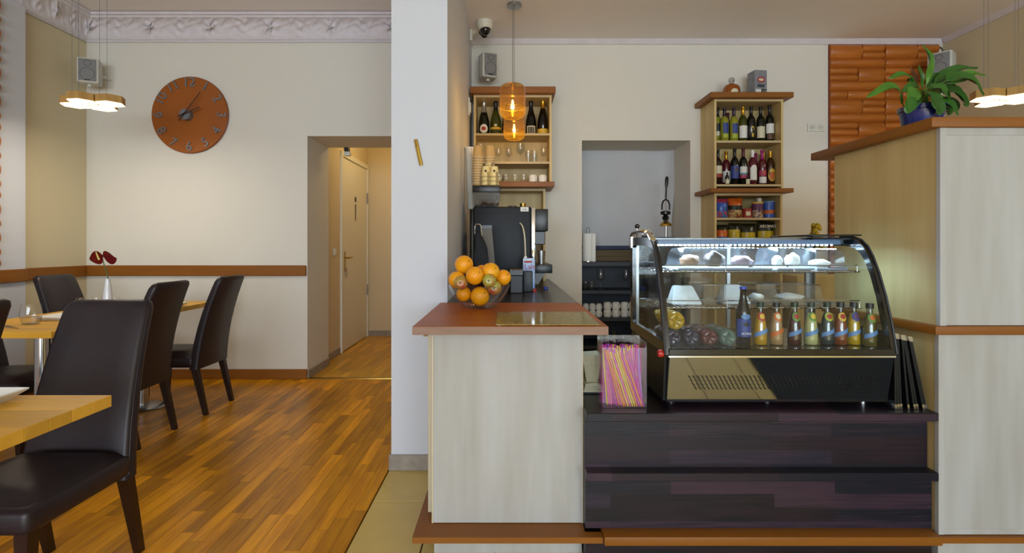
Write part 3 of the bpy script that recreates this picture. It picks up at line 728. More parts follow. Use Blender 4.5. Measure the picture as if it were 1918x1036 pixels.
# ------------------------------------------------------------------ refrigerated display case
cx0, cx1 = .609, 1.449
cs = root('display_case', 'black countertop display fridge with curved glass front', 'display fridge', (1.03, 2.3, .576))
PR = [(2.004, .79), (2.03, .90), (2.062, 1.0), (2.10, 1.09), (2.135, 1.155), (2.165, 1.193), (2.205, 1.22), (2.26, 1.233), (2.35, 1.236), (2.55, 1.238)]
def band(w_in, y_b=2.56, z_b=.78):
    """black side frame: outer outline minus an inset window"""
    outer = PR + [(y_b + .01, 1.238), (y_b + .01, .62), (2.09, .60), (2.07, .604), (1.998, .782)]
    cxm, czm = 2.30, .98
    return outer
for k, x in enumerate((cx0 - .014, cx1 - .004)):
    bm = B(); w2 = .03
    outer = [Vector(p) for p in PR] + [Vector((2.575, 1.238)), Vector((2.575, .80))]
    inner = [Vector(p) for p in [(2.045, .835), (2.065, .90), (2.093, 1.0), (2.128, 1.085), (2.16, 1.14), (2.187, 1.168), (2.22, 1.188), (2.27, 1.197), (2.35, 1.2), (2.52, 1.2), (2.535, 1.19), (2.535, .84)]]
    A = [[bm.verts.new((x + dx, p.x, p.y)) for p in q] for q in (outer, inner) for dx in (0, .018)]
    n = len(outer)
    for i in range(n):
        j = (i + 1) % n
        bm.faces.new((A[0][i], A[0][j], A[2][j], A[2][i])); bm.faces.new((A[1][j], A[1][i], A[3][i], A[3][j]))
        bm.faces.new((A[0][j], A[0][i], A[1][i], A[1][j])); bm.faces.new((A[2][i], A[2][j], A[3][j], A[3][i]))
    fr = fin(bm, 'side_frame', 'black_gloss', cs)
    fin(prism(B(), [tuple(p) for p in inner], 'x', x + .007, x + .011), 'side_glass', 'case_glass', fr)
    fin(tube(B(), [(x + .009 + (.010 if k else -.010), p[0], p[1] + .004) for p in PR[:-1]], .004, 6), 'chrome_edge', 'dark_grey', fr)
# base
bm = B()
prism(bm, [(2.03, .79), (2.055, .604), (2.57, .604), (2.57, .80), (2.03, .80)], 'x', cx0 - .01, cx1 + .01); base = fin(bm, 'base', 'black_plastic', cs, smooth=None)
def onp(u, v, d=0):
    """point on the tilted steel front: u across, v 0 top .. 1 bottom"""
    y = 2.0 + .036 * v - d; z = .780 - .176 * v - d * .2
    return Vector((cx0 + (cx1 - cx0) * u, y, z))
bm = B(); q = [onp(0, 0, 0), onp(1, 0, 0), onp(1, 1, 0), onp(0, 1, 0)]; dv = Vector((0, .014, .005))
hexa(bm, [p + dv for p in q], q); pan = fin(bm, 'steel_front', M('mirror_steel', '#aeb3bd', .045, 1, bump=.02, bs=15), cs, smooth=None)
fin(box(B(), cx0 - .005, cx1 + .005, 1.996, 2.03, .781, .787), 'steel_lip', 'chrome', cs)
fin(box(B(), cx0 - .002, cx1 + .002, 2.0, 2.03, .787, .812, .002, 1), 'lower_rail', 'black_gloss', cs)
bm = B(); du = .0195
for r in range(4):
    v0, v1 = .40 + r * .082, .40 + r * .082 + .066
    for i in range(44):
        u0 = .085 + i * du + (r % 2) * 0 + r * .0
        ua, ub = u0 + (v0 - .40) * .12, u0 + (v1 - .40) * .12 + .004
        a, b = onp(ua, v0, .0006), onp(ub, v1, .0006); w_ = Vector((.0055, 0, 0)); lift = Vector((0, -.0008, -.0003))
        if ub < .945: hexa(bm, [a, a + w_, b + w_, b], [a + lift, a + w_ + lift, b + w_ + lift, b + lift])
fin(bm, 'vent_slot_field', 'black_plastic', pan, kind='stuff', smooth=None)
for x in (cx0 + .04, cx1 - .04, (cx0 + cx1) / 2):
    for y in (2.12, 2.5): fin(lathe(B(), [(.016, .576), (.016, .585), (.012, .606)], (x, y, 0), 12), 'foot', 'chrome' if x > 1.3 and y < 2.3 else 'black_plastic', cs)
# curved front glass and top
bm = B(); T = .004
A = [[bm.verts.new((x, p[0] + d * .9, p[1] - d * .4)) for p in PR] for x in (cx0 + .004, cx1 - .004) for d in (.001, T + .001)]
for i in range(len(PR) - 1):
    bm.faces.new((A[0][i], A[2][i], A[2][i + 1], A[0][i + 1])); bm.faces.new((A[1][i + 1], A[3][i + 1], A[3][i], A[1][i]))
fin(bm, 'curved_glass', 'case_glass', cs, smooth=70)
bm = B()
box(bm, cx0, cx0 + .02, 2.55, 2.57, .80, 1.235); fin(bm, 'rear_post', 'brushed', cs)
fin(box(B(), cx1 - .02, cx1, 2.55, 2.57, .80, 1.235), 'rear_post', 'brushed', cs)
fin(box(B(), 1.05, 1.066, 2.55, 2.566, .81, 1.21), 'rear_post', 'brushed', cs)
fin(box(B(), cx0, cx1, 2.55, 2.57, 1.21, 1.236), 'rear_rail', 'brushed', cs)
fin(box(B(), cx0 + .02, 1.05, 2.556, 2.56, .81, 1.21), 'rear_glass', 'case_glass', cs); fin(box(B(), 1.066, cx1 - .02, 2.556, 2.56, .81, 1.21), 'rear_glass', 'case_glass', cs)
fin(tube(B(), [(cx0 - .012, 2.55, 1.19), (cx0 - .012, 2.55, 1.245), (cx0 - .012, 2.52, 1.258), (cx0 - .012, 2.36, 1.262), (cx0 - .012, 2.24, 1.25), (cx0 - .012, 2.19, 1.225)], .012, 10), 'chrome_handle', 'chrome', cs)
fin(box(B(), 1.26, cx1 + .014, 2.20, 2.56, 1.239, 1.246, .002, 1), 'top_tray', 'black_gloss', cs)
fin(lathe(B(), [(.0, -.012), (.013, -.01), (.015, 0), (.013, .01), (0, .012)], (cx0 - .026, 2.03, .79), 16, Matrix.Rotation(R(90), 4, 'Y')), 'hinge_knob', M('red_plastic', '#b32a1d', .35), cs)
# LED bar under the top
lb = fin(box(B(), cx0 + .03, cx1 - .03, 2.27, 2.34, 1.205, 1.226, .002, 1), 'led_bar', M('led_housing', '#5f7696', .3), cs)
bm = B()
for i in range(38):
    for j in range(2): ball(bm, (cx0 + .05 + i * .0197, 2.285 + j * .04, 1.203), .0048, 8, 5)
fin(bm, 'led_field', 'led', lb, kind='stuff')
l = bpy.data.lights.new('led_light', 'AREA'); l.shape = 'RECTANGLE'; l.size = .76; l.size_y = .05; l.energy = 15; l.color = (.50, .76, 1)
lo = bpy.data.objects.new('led_light', l); col.objects.link(lo); lo.location = (1.029, 2.305, 1.195); adopt(lo, cs, False)
# wire shelves
def wire_shelf(z, y0, y1, rail):
    bm = B(); r = .0022
    for y in (y0, (y0 + y1) / 2, y1): tube(bm, [(cx0 + .022, y, z), (cx1 - .022, y, z)], r * 1.4, 6)
    n = 40
    for i in range(n + 1):
        x = cx0 + .022 + (cx1 - cx0 - .044) * i / n; tube(bm, [(x, y0 - .004, z + .003), (x, y1, z + .003)], r * .8, 5)
    tube(bm, [(cx0 + .03, y0, z), (cx0 + .03, y0, z + rail), (cx1 - .03, y0, z + rail), (cx1 - .03, y0, z)], r, 6)
    for q in (.33, .66): tube(bm, [(cx0 + (cx1 - cx0) * q, y0, z), (cx0 + (cx1 - cx0) * q, y0, z + rail)], r, 6)
    fin(bm, 'wire_shelf', 'chrome', cs)
wire_shelf(1.092, 2.165, 2.53, .028); wire_shelf(.948, 2.15, 2.53, .03)
fin(box(B(), cx0 + .006, cx1 - .006, 2.055, 2.545, .80, .806), 'inner_floor', 'black_gloss', cs)
bm = B()
for i in range(60): box(bm, cx0 + .15 + i * .0095, cx0 + .155 + i * .0095, 2.065, 2.1, .8058, .8062)
fin(bm, 'drain_slot_field', 'black_plastic', cs, kind='stuff', smooth=None)
# ---- food on the upper shelf under cling film domes
M('pastry', '#8a5a34', .7, c2='#5c3820', vs=(25, 25, 25), bump=.6, bs=60); M('choc', '#3c2a22', .5, c2='#2a1b15', vs=(30, 30, 30), bump=.4); M('cream_food', '#e6e0d2', .6, c2='#cfc4b0', vs=(20, 20, 20), bump=.4, bs=60); M('ham', '#7d5f62', .45, var=.3, vs=(15, 15, 15))
M('tray_grey', '#8d949c', .35)
def tray(x0, x1, y0, y1, z, label):
    bm = B(); prism(bm, [(y0, z), (y1, z), (y1 + .006, z + .009), (y1 + .002, z + .009), (y1 - .003, z + .004), (y0 + .003, z + .004), (y0 - .002, z + .009), (y0 - .006, z + .009)], 'x', x0, x1)
    return fin(bm, 'serving_tray', 'tray_grey', label=label, cat='tray', smooth=None)
def dome(x0, x1, y0, y1, z, h, label):
    bm = B(); g = []
    xi, yi = (x1 - x0) * .1, (y1 - y0) * .18
    for (a, b, zz) in ((0, 0, z), (.25, .25, z + h * .75), (.6, .6, z + h * .95), (1.4, 1.4, z + h)):
        g.append([bm.verts.new(p) for p in ((x0 + xi * a, y0 + yi * b, zz), (x1 - xi * a, y0 + yi * b, zz), (x1 - xi * a, y1 - yi * b, zz), (x0 + xi * a, y1 - yi * b, zz))])
    for a, b in zip(g, g[1:]):
        for k in range(4): bm.faces.new((a[k], a[(k + 1) % 4], b[(k + 1) % 4], b[k]))
    bm.faces.new(g[-1])
    return fin(bm, 'cling_dome', 'wrap', label=label, cat='cover', smooth=40)
def lump(name, c, r, s, mat, label, group=None, seed=0):
    rnd = random.Random(seed); bm = ball(B(), (0, 0, 0), 1, 18, 12)
    ph = [rnd.random() * 6 for _ in range(6)]
    for v in bm.verts:
        d = v.co.normalized(); k = 1 + .10 * sin(5 * d.x + ph[0]) * sin(4 * d.y + ph[1]) + .07 * sin(9 * d.z + ph[2] + 6 * d.x) + .04 * sin(17 * d.x + ph[3]) * sin(15 * d.y + ph[4])
        v.co = Vector((d.x * k * r * s[0] + c[0], d.y * k * r * s[1] + c[1], max(d.z * k * r * s[2], -r * s[2] * .8) + c[2]))
    return fin(bm, name, mat, label=label, cat='food', group=group, smooth=70)
ZS = 1.098
def X_(px, Y=2.3): return PX(px, Y)
tray(X_(1256), X_(1425), 2.2, 2.42, ZS, 'white tray of pastries on the upper shelf, left')
lump('pastry', (X_(1291), 2.3, ZS + .037), .042, (.95, 1, .62), 'pastry', 'brown crumbly pastry left on the upper case shelf', seed=1)
lump('cake', (X_(1336), 2.29, ZS + .041), .042, (1.0, 1, .85), 'choc', 'dark chocolate cake in the middle of the left tray', seed=2)
lump('sausage_roll', (X_(1389), 2.3, ZS + .034), .045, (1.05, .8, .55), 'ham', 'purple-brown roll at the right of the left tray', seed=3)
dome(X_(1262), X_(1422), 2.205, 2.415, ZS + .0095, .085, 'clear film cover over the pastries on the upper shelf')
tray(X_(1434), X_(1500), 2.2, 2.42, ZS, 'white tray of wrapped cheese on the upper shelf')
lump('wrapped_cheese', (X_(1451), 2.28, ZS + .034), .032, (.58, .9, .8), 'cream_food', 'small white wrapped cheese on the upper case shelf', seed=4)
lump('wrapped_cheese', (X_(1479), 2.28, ZS + .038), .035, (.8, .9, .85), 'cream_food', 'large white wrapped cheese on the upper case shelf', seed=5)
dome(X_(1437), X_(1497), 2.205, 2.415, ZS + .0095, .085, 'clear film cover over the wrapped cheese')
tray(X_(1505), X_(1560), 2.2, 2.42, ZS, 'white tray of flat bread on the upper shelf, right')
lump('flat_bread', (X_(1532), 2.29, ZS + .026), .042, (.95, 1, .4), 'cream_food', 'pale flat bread at the right of the upper case shelf', seed=6)
dome(X_(1506), X_(1558), 2.205, 2.415, ZS + .0095, .08, 'clear film cover over the flat bread')
# lower shelf: foam box lids, clear boxes
M('foam', '#dfe6e8', .6, c2='#cfd8db', vs=(40, 40, 40), bump=.2, bs=120)
def leanbox(px0, px1, py0, py1, Y, label, mat, name, cat):
    z = .954; x0, x1 = PX(px0, Y), PX(px1, Y); h = PZ(py0, Y) - z; bm = B()
    i = .012
    hexa(bm, [(x0 - i, Y, z), (x1 + i, Y, z), (x1 + i, Y + .09, z), (x0 - i, Y + .09, z)], [(x0 + i, Y + .05, z + h), (x1 - i, Y + .05, z + h), (x1 - i, Y + .085, z + h), (x0 + i, Y + .085, z + h)])
    bmesh.ops.bevel(bm, geom=bm.edges[:], offset=.004, segments=2, affect='EDGES'); return fin(bm, name, mat, label=label, cat=cat)
leanbox(1265, 1311, 537, 578, 2.22, 'white foam box standing left on the lower case shelf', 'foam', 'foam_box', 'box')
leanbox(1362, 1403, 535, 578, 2.24, 'white foam box behind the tall beer bottle', 'foam', 'foam_box', 'box')
for px0, px1, lb_ in ((1312, 1356, 'clear plastic box between the two foam boxes'), (1410, 1455, 'clear plastic box in the middle of the lower shelf'), (1457, 1538, 'wide clear plastic box at the right of the lower shelf')):
    q = root('clear_box', lb_, 'box', (PX((px0 + px1) / 2, 2.3), 2.3, .954)); x0, x1 = PX(px0, 2.25) , PX(px1, 2.25)
    bm = B(); hexa(bm, [(x0, 2.22, .954), (x1, 2.22, .954), (x1, 2.44, .954), (x0, 2.44, .954)], [(x0 + .012, 2.24, 1.032), (x1 - .012, 2.24, 1.032), (x1 - .012, 2.42, 1.032), (x0 + .012, 2.42, 1.032)])
    fin(bm, 'shell', 'wrap', q, smooth=None)
    rm = B(); tube(rm, [(x0 + .011, 2.24, 1.034), (x1 - .011, 2.24, 1.034), (x1 - .011, 2.42, 1.034), (x0 + .011, 2.42, 1.034)], .003, 6, closed=True); fin(rm, 'rim', 'wrap', q)
lump('wrapped_sandwich', (PX(1432.5, 2.25), 2.33, .976), .034, (.85, 1.1, .5), 'cream_food', 'white wrapped sandwich in the middle clear box', seed=8)
lump('wrapped_sandwich', (PX(1497.5, 2.25), 2.33, .976), .042, (1.35, 1.2, .42), 'cream_food', 'white wrapped sandwich in the wide clear box', seed=9)
# ------------------------------------------------------------------ bottles
def arcpatch(rf, z0, z1, half, n=8, mid=-pi / 2, slant=0, seg=10, eps=.0008):
    """label wrapped round a bottle of radius rf(z), centred on the front"""
    prof = [(rf(z0 + (z1 - z0) * i / n) + eps, z0 + (z1 - z0) * i / n) for i in range(n + 1)]
    if slant:
        bm = B(); g = []
        for i in range(n + 1):
            row = []
            for k in range(seg + 1):
                a = mid - half + 2 * half * k / seg; z = z0 + (z1 - z0) * i / n + slant * (k / seg - .5); r = rf(z) + eps
                row.append(bm.verts.new((r * cos(a), r * sin(a), z)))
            g.append(row)
        for i in range(n):
            for k in range(seg): bm.faces.new((g[i][k], g[i][k + 1], g[i + 1][k + 1], g[i + 1][k]))
        return bm
    return lathe(B(), prof, seg=seg, a0=mid - half, a1=mid + half)
def ovalpatch(rf, zc, rx, rz, mid=-pi / 2, n=22, eps=.0012):
    """round or oval sticker on a bottle"""
    bm = B(); c = None; rings = []
    for q in (.02, .5, 1):
        ring = []
        for k in range(n):
            u, z = q * rx * cos(2 * pi * k / n), zc + q * rz * sin(2 * pi * k / n); r = rf(z) + eps; a = mid + u / r
            ring.append(bm.verts.new((r * cos(a), r * sin(a), z)))
        rings.append(ring)
    bm.faces.new(rings[0])
    for a, b in zip(rings, rings[1:]):
        for k in range(n): bm.faces.new((a[k], a[(k + 1) % n], b[(k + 1) % n], b[k]))
    return bm
SHAPES = {   # (radius share, height share) from the base up
    'bordeaux': [(.9, 0), (1, .012), (1, .60), (.94, .655), (.72, .71), (.42, .755), (.37, .80), (.36, .95), (.41, .955), (.41, .985), (.36, 1)],
    'champagne': [(.9, 0), (1, .012), (1, .36), (.95, .45), (.80, .56), (.56, .68), (.38, .78), (.33, .90), (.38, .92), (.40, .97), (.30, 1)],
    'spirit': [(.92, 0), (1, .012), (1, .60), (.93, .68), (.6, .76), (.36, .81), (.34, .90), (.40, .905), (.40, 1)],
    'beer': [(.9, 0), (1, .015), (1, .52), (.92, .60), (.62, .72), (.47, .82), (.42, .95), (.45, .955), (.45, 1)],
    'juice': [(.92, 0), (1, .02), (1.0, .15), (.97, .30), (.88, .48), (.72, .62), (.50, .74), (.42, .80), (.42, .89), (.46, .90), (.46, 1)],
    'decanter': [(.95, 0), (1, .02), (1, .35), (.93, .5), (.72, .62), (.4, .68), (.25, .70), (.25, .80), (.34, .82), (.36, .95), (.28, 1)],
}
def rad(shape, r, h):
    pr = SHAPES[shape]
    def f(z):
        s = z / h
        for (a, u), (b, v) in zip(pr, pr[1:]):
            if u <= s <= v: return r * (a + (b - a) * (s - u) / (v - u))
        return r * pr[-1][0]
    return f
def bottle(c, shape, r, h, mat, capmat, capfrom, labels, label, cat='bottle', name='wine_bottle', group=None, yaw=0):
    t = root(name, label, cat, c, yaw, group=group)
    pr = [(a * r, u * h) for a, u in SHAPES[shape]]; f = rad(shape, r, h)
    fin(lathe(B(), pr, seg=20), 'glass_body', mat, t, local=True, smooth=50)
    if capmat:
        z0 = capfrom * h; cp = [(f(z0) + .001, z0)] + [(a + .001, z) for a, z in pr if z > z0] ; cp.append((.001, h + .001))
        fin(lathe(B(), cp, seg=18), 'capsule', capmat, t, local=True, smooth=50)
    for L in labels:
        k = L[0]
        if k == 'band': bm = arcpatch(f, L[2] * h, L[3] * h, L[4] if len(L) > 4 else 1.25)
        elif k == 'slant': bm = arcpatch(f, L[2] * h, L[3] * h, 1.3, slant=L[4] * h, eps=.0012)
        elif k == 'oval': bm = ovalpatch(f, L[2] * h, L[3] * r, L[4] * h, eps=L[5] if len(L) > 5 else .0012)
        fin(bm, 'label', L[1], t, local=True, smooth=60)
    return t
for nm, c in (('dark_green_glass', '#0d130d'), ('black_glass', '#0b0a0a'), ('olive_glass', '#3a3f10'), ('white_wine', '#8e8a2a'), ('rose_wine', '#571a22'), ('red_wine', '#240c0c'), ('rum', '#3a1c08'), ('cognac', '#8d4a10'), ('brown_glass', '#170e08')):
    M(nm, c, .08, spec=.6)
for nm, c in (('lab_white', '#e3e0d8'), ('lab_cream', '#d8cfae'), ('lab_yellow', '#d8b23a'), ('lab_red', '#a52a22'), ('lab_blue', '#2b3f86'), ('lab_green', '#5d8a2c'), ('lab_pink', '#a8344f'), ('lab_black', '#141414'), ('lab_teal', '#4b8a94'), ('lab_orange', '#c8641c'), ('lab_lime', '#a3b030'), ('lab_purple', '#5b2a55'), ('lab_sky', '#5f86b8'), ('lab_brown', '#5a3a22')):
    M(nm, c, .5, var=.12, vs=(60, 60, 60))
M('foil_gold', '#c99a2e', .28, .8); M('foil_black', '#121014', .35); M('foil_silver', '#c9c9cc', .25, .8); M('foil_purple', '#2b1733', .35); M('foil_magenta', '#9c1a68', .4); M('foil_red', '#4f1218', .4); M('foil_white', '#e6e4de', .35); M('cap_green', '#1c2f1c', .45); M('cap_dark', '#15171a', .45); M('cap_blue', '#3344a8', .4)
# ---- open shelving cabinets
def cabinet(name, label, x0, x1, yf, zs, ztop, zbot, shelf_mat='maple_h', depth_to=YB - .001):
    t = root(name, label, 'cabinet', ((x0 + x1) / 2, (yf + depth_to) / 2, zbot)); p = .018
    fin(box(B(), x0, x0 + p, yf, depth_to, zbot, ztop), 'side_panel', 'maple', t); fin(box(B(), x1 - p, x1, yf, depth_to, zbot, ztop), 'side_panel', 'maple', t)
    fin(box(B(), x0 + p, x1 - p, depth_to - .01, depth_to, zbot, ztop), 'back_panel', 'maple', t)
    fin(box(B(), x0 + p, x1 - p, yf, depth_to - .01, ztop - p, ztop), 'top_panel', 'maple_h', t)
    for z in zs: fin(box(B(), x0 + p, x1 - p, yf + .002, depth_to - .01, z - p, z), 'shelf', shelf_mat, t)
    return t
YC = 4.49
wc = cabinet('wall_cabinet', 'open maple wall cabinet with sparkling wine and glasses above the coffee machine', -.282, .374, YC, (2.145, 1.9065), 2.465, 1.732)
fin(box(B(), -.307, .402, YC - .065, YB - .001, 2.466, 2.52, .004, 1), 'top_board', 'cherry', wc, label='brown top board')
fin(box(B(), -.30, .392, YC - .065, YB - .001, 1.686, 1.731, .004, 1), 'bottom_board', 'cherry', wc, label='brown bottom board')
cabinet('back_unit', 'pale open unit against the wall behind the coffee machine', -.282, .325, 4.55, (1.3,), 1.685, .9)
bc = cabinet('bottle_cabinet', 'tall open maple cabinet with wine bottles and snacks right of the niche', 1.742, 2.322, YC, (2.084, 1.716), 2.43, 1.678)
p = .018; x0, x1, yf = 1.745, 2.318, YC + .005
fin(box(B(), x0, x0 + p, yf, YB - .001, 0, 1.64), 'side_panel', 'maple', bc); fin(box(B(), x1 - p, x1, yf, YB - .001, 0, 1.64), 'side_panel', 'maple', bc)
fin(box(B(), x0 + p, x1 - p, YB - .011, YB - .001, 0, 1.64), 'back_panel', 'maple', bc)
for z in (1.64, 1.434, 1.19, .85, .45): fin(box(B(), x0 + p, x1 - p, yf + .002, YB - .011, z - p, z), 'shelf', 'maple_h', bc)
fin(box(B(), 1.687, 2.38, YC - .06, YB - .001, 2.431, 2.476, .004, 1), 'top_board', 'cherry', bc, label='brown top board')
fin(box(B(), 1.687, 2.38, YC - .06, YB - .001, 1.641, 1.677, .004, 1), 'middle_board', 'cherry', bc, label='brown middle board')
YK = 4.60
RB, HB = .0345, .31
z1 = 2.0845
W1 = [(1344, 4.66, 'white_wine', 'foil_black', .74, [('band', 'lab_black', .34, .55), ('band', 'lab_cream', .22, .33)], .318, 'pale white wine bottle at the left end of the upper bottle shelf'),
      (1357, 4.6, 'white_wine', 'foil_purple', .76, [('band', 'lab_blue', .26, .56, .7), ('band', 'lab_lime', .14, .24, .7)], .30, 'white wine bottle with blue and lime label, second on the upper shelf'),
      (1363, 4.71, 'olive_glass', 'foil_red', .76, [], .285, 'wine bottle with dark red capsule half hidden on the upper shelf'),
      (1374.5, 4.6, 'white_wine', 'foil_purple', .76, [('band', 'lab_blue', .26, .54, .7), ('band', 'lab_lime', .12, .24, .8)], .30, 'white wine bottle with blue and lime label left of the gold capsule'),
      (1391.5, 4.6, 'olive_glass', 'foil_gold', .76, [('band', 'lab_white', .12, .46, 1.3)], .312, 'dark wine bottle with gold capsule and white label on the upper shelf'),
      (1406.7, 4.6, 'black_glass', 'foil_black', .74, [('oval', 'lab_yellow', .38, .35, .06), ('oval', 'lab_black', .365, .2, .045, .002), ('oval', 'lab_yellow', .2, .2, .06)], .312, 'black wine bottle with yellow figure on its label'),
      (1424.5, 4.6, 'dark_green_glass', 'foil_black', .74, [('band', 'lab_cream', .12, .44, 1.3)], .31, 'dark wine bottle with cream label on the upper shelf'),
      (1441.5, 4.6, 'black_glass', 'foil_black', .74, [('band', 'lab_white', .24, .50, 1.3), ('band', 'lab_brown', .08, .22, 1.1)], .322, 'dark wine bottle with white and brown label at the right end')]
for px, Y, g, cp, cf, lb_, h, lab in W1: bottle((PX(px, Y), Y, z1), 'bordeaux', RB, h, g, cp, cf, lb_, lab, group='wine bottles on the upper cabinet shelf')
z2 = 1.7165
W2 = [(1344.5, 4.6, 'bordeaux', 'red_wine', 'foil_black', .78, [('band', 'lab_cream', .32, .54), ('band', 'lab_red', .22, .31)], .31, 'red wine bottle with cream and red label at the left of the lower shelf'),
      (1360, 4.65, 'bordeaux', 'rose_wine', 'foil_gold', .76, [('band', 'lab_white', .10, .42, 1.2)], .305, 'red wine bottle with gold capsule behind the miniature bottle'),
      (1376, 4.6, 'bordeaux', 'black_glass', 'foil_black', .74, [('band', 'lab_blue', .18, .52, 1.3), ('oval', 'lab_brown', .42, .35, .05)], .32, 'black wine bottle with dark blue label on the lower shelf'),
      (1392, 4.61, 'bordeaux', 'dark_green_glass', 'foil_red', .76, [('band', 'lab_white', .33, .50, 1.2), ('band', 'lab_teal', .28, .33, 1.2), ('band', 'lab_pink', .19, .28, 1.2)], .325, 'dark wine bottle with white and pink label on the lower shelf'),
      (1409.5, 4.58, 'spirit', 'rose_wine', 'foil_white', .80, [('band', 'lab_white', .14, .50, .95), ('oval', 'lab_white', .5, .75, .07)], .30, 'rosé bottle with white cap and tall white label'),
      (1415, 4.72, 'bordeaux', 'rose_wine', 'foil_magenta', .62, [], .30, 'bottle with magenta capsule half hidden on the lower shelf'),
      (1427.5, 4.6, 'bordeaux', 'rose_wine', 'foil_magenta', .74, [('band', 'lab_pink', .26, .42, 1.2), ('oval', 'lab_orange', .36, .3, .03), ('band', 'lab_white', .06, .24, 1.1)], .305, 'rosé bottle with magenta capsule and pink and white label'),
      (1430.5, 4.72, 'spirit', 'rum', 'foil_gold', .82, [], .30, 'rum bottle with gold cap half hidden at the right'),
      (1443, 4.6, 'spirit', 'rum', 'foil_gold', .82, [('oval', 'lab_yellow', .30, .98, .185), ('oval', 'lab_orange', .27, .72, .12, .0022), ('band', 'lab_brown', .30, .38, .8)], .295, 'rum bottle with gold cap and big golden oval label')]
for px, Y, shp, g, cp, cf, lb_, h, lab in W2: bottle((PX(px, Y), Y, z2), shp, .0345, h, g, cp, cf, lb_, lab, group='bottles on the lower cabinet shelf')
bottle((PX(1362, 4.53), 4.53, z2), 'spirit', .016, .105, 'brown_glass', 'foil_black', .8, [('band', 'lab_cream', .06, .42, 1.3)], 'miniature dark bottle with cream label before the red wine', name='miniature_bottle')
bottle((PX(1400.5, 4.53), 4.53, z2), 'spirit', .016, .075, 'brown_glass', 'foil_black', .8, [('band', 'lab_cream', .06, .62, 1.3)], 'miniature dark bottle with cream label beside the rosé bottle', name='miniature_bottle')
# left cabinet: sparkling wine
z3 = 2.1455
bottle((PX(906.5, 4.62), 4.62, z3), 'champagne', .046, .305, 'dark_green_glass', 'foil_silver', .66, [('oval', 'lab_white', .19, .8, .125), ('oval', 'lab_red', .19, .42, .055, .0022)], 'sparkling wine bottle with silver foil and round white label', name='sparkling_wine_bottle')
bottle((PX(928.5, 4.62), 4.62, z3), 'champagne', .046, .30, 'olive_glass', 'foil_black', .72, [('band', 'lab_yellow', .17, .24, 1.4), ('oval', 'lab_cream', .29, .3, .035)], 'olive sparkling wine bottle with yellow band left of the pendants', name='sparkling_wine_bottle')
bottle((PX(950, 4.66), 4.66, z3), 'champagne', .045, .29, 'dark_green_glass', 'foil_black', .72, [], 'sparkling wine bottle behind the amber pendants', name='sparkling_wine_bottle')
bottle((PX(994.5, 4.62), 4.62, z3), 'champagne', .046, .305, 'black_glass', 'foil_black', .7, [('band', 'lab_cream', .04, .27, .85), ('band', 'lab_black', .06, .24, .62)], 'black sparkling wine bottle with framed square label right of the pendants', name='sparkling_wine_bottle')
bottle((PX(1016.8, 4.62), 4.62, z3), 'champagne', .046, .32, 'black_glass', 'foil_gold', .74, [('band', 'lab_yellow', .05, .18, 1.4)], 'black sparkling wine bottle with gold top and yellow band', name='sparkling_wine_bottle')
# glasses
def glass_proto(kind, name, cat):
    t = root(name, 'x', cat, (0, 0, -5))
    if kind == 'stem':
        fin(lathe(B(), [(.001, 0), (.034, 0), (.034, .002), (.006, .006), (.004, .012), (.004, .075), (.008, .082), (.001, .083)], seg=20), 'stem', 'glass', t, local=True)
        fin(shell(B(), [(.006, .082), (.024, .092), (.036, .115), (.038, .14), (.03, .185)], .0012, seg=20), 'bowl', 'glass', t, local=True)
    elif kind == 'tall': fin(shell(B(), [(.024, 0), (.025, .004), (.03, .12)], .0015, seg=18), 'bowl', 'glass', t, local=True)
    else: fin(shell(B(), [(.026, 0), (.032, .01), (.037, .045), (.034, .09)], .0015, seg=18), 'bowl', 'glass', t, local=True)
    return t
gp = {k: None for k in ('stem', 'tall', 'low')}
def glass(kind, px, Y, z, label, group, s=1):
    nm = {'stem': 'wine_glass', 'tall': 'tall_glass', 'low': 'water_glass'}[kind]
    if gp[kind] is None: o = gp[kind] = glass_proto(kind, nm, 'glass')
    else: o = dup(gp[kind])
    o.location = (PX(px, Y), Y, z); o.scale = (s, s, s); o['label'] = label; o['group'] = group
zg = 1.907
for px, k, s, lab in ((901, 'stem', 1, 'wine glass behind the paper cups on the middle cabinet shelf'), (934, 'stem', .75, 'small wine glass next to the paper cups on the middle cabinet shelf'), (953, 'stem', .75, 'small wine glass left of the large one on the middle cabinet shelf'), (975, 'stem', 1.02, 'large wine glass on the middle cabinet shelf'), (989.5, 'tall', 1, 'tall glass left of its twin on the middle cabinet shelf'), (1001, 'tall', 1, 'tall glass right of its twin on the middle cabinet shelf'), (1018, 'stem', .8, 'wine glass at the right end of the middle cabinet shelf')):
    glass(k, px, 4.62, zg, lab, 'glasses on the middle cabinet shelf', s)
zb = 1.7325
for px, lab in ((936, 'water glass next to the paper cups on the lowest cabinet shelf'), (948, 'second water glass on the lowest cabinet shelf'), (964.5, 'third water glass on the lowest cabinet shelf'), (981, 'water glass left of the white mugs')):
    glass('low', px, 4.6, zb, lab, 'glasses on the lowest cabinet shelf', .95)
def mug(c, r, h, label, group, ang=0, name='mug', flip=True):
    t = root(name, label, 'mug', c, ang, group=group)
    fin(lathe(B(), [(r * .96, 0), (r, .004), (r * .98, h * .8), (r * .8, h * .97), (r * .5, h), (.001, h)] if flip else [(r * .6, 0), (r, h)], seg=20), 'body', 'paper_white' if flip is True else 'porcelain', t, local=True, smooth=60)
    fin(tube(B(), [(r * .96, 0, h * .8), (r * 1.4, 0, h * .78), (r * 1.62, 0, h * .5), (r * 1.4, 0, h * .25), (r * .98, 0, h * .2)], .0045, 8), 'handle', 'paper_white', t, local=True)
mug((PX(998.5, 4.58), 4.58, zb), .036, .075, 'white upturned mug next to the glasses in the wall cabinet', 'white mugs in the wall cabinet', R(-65))
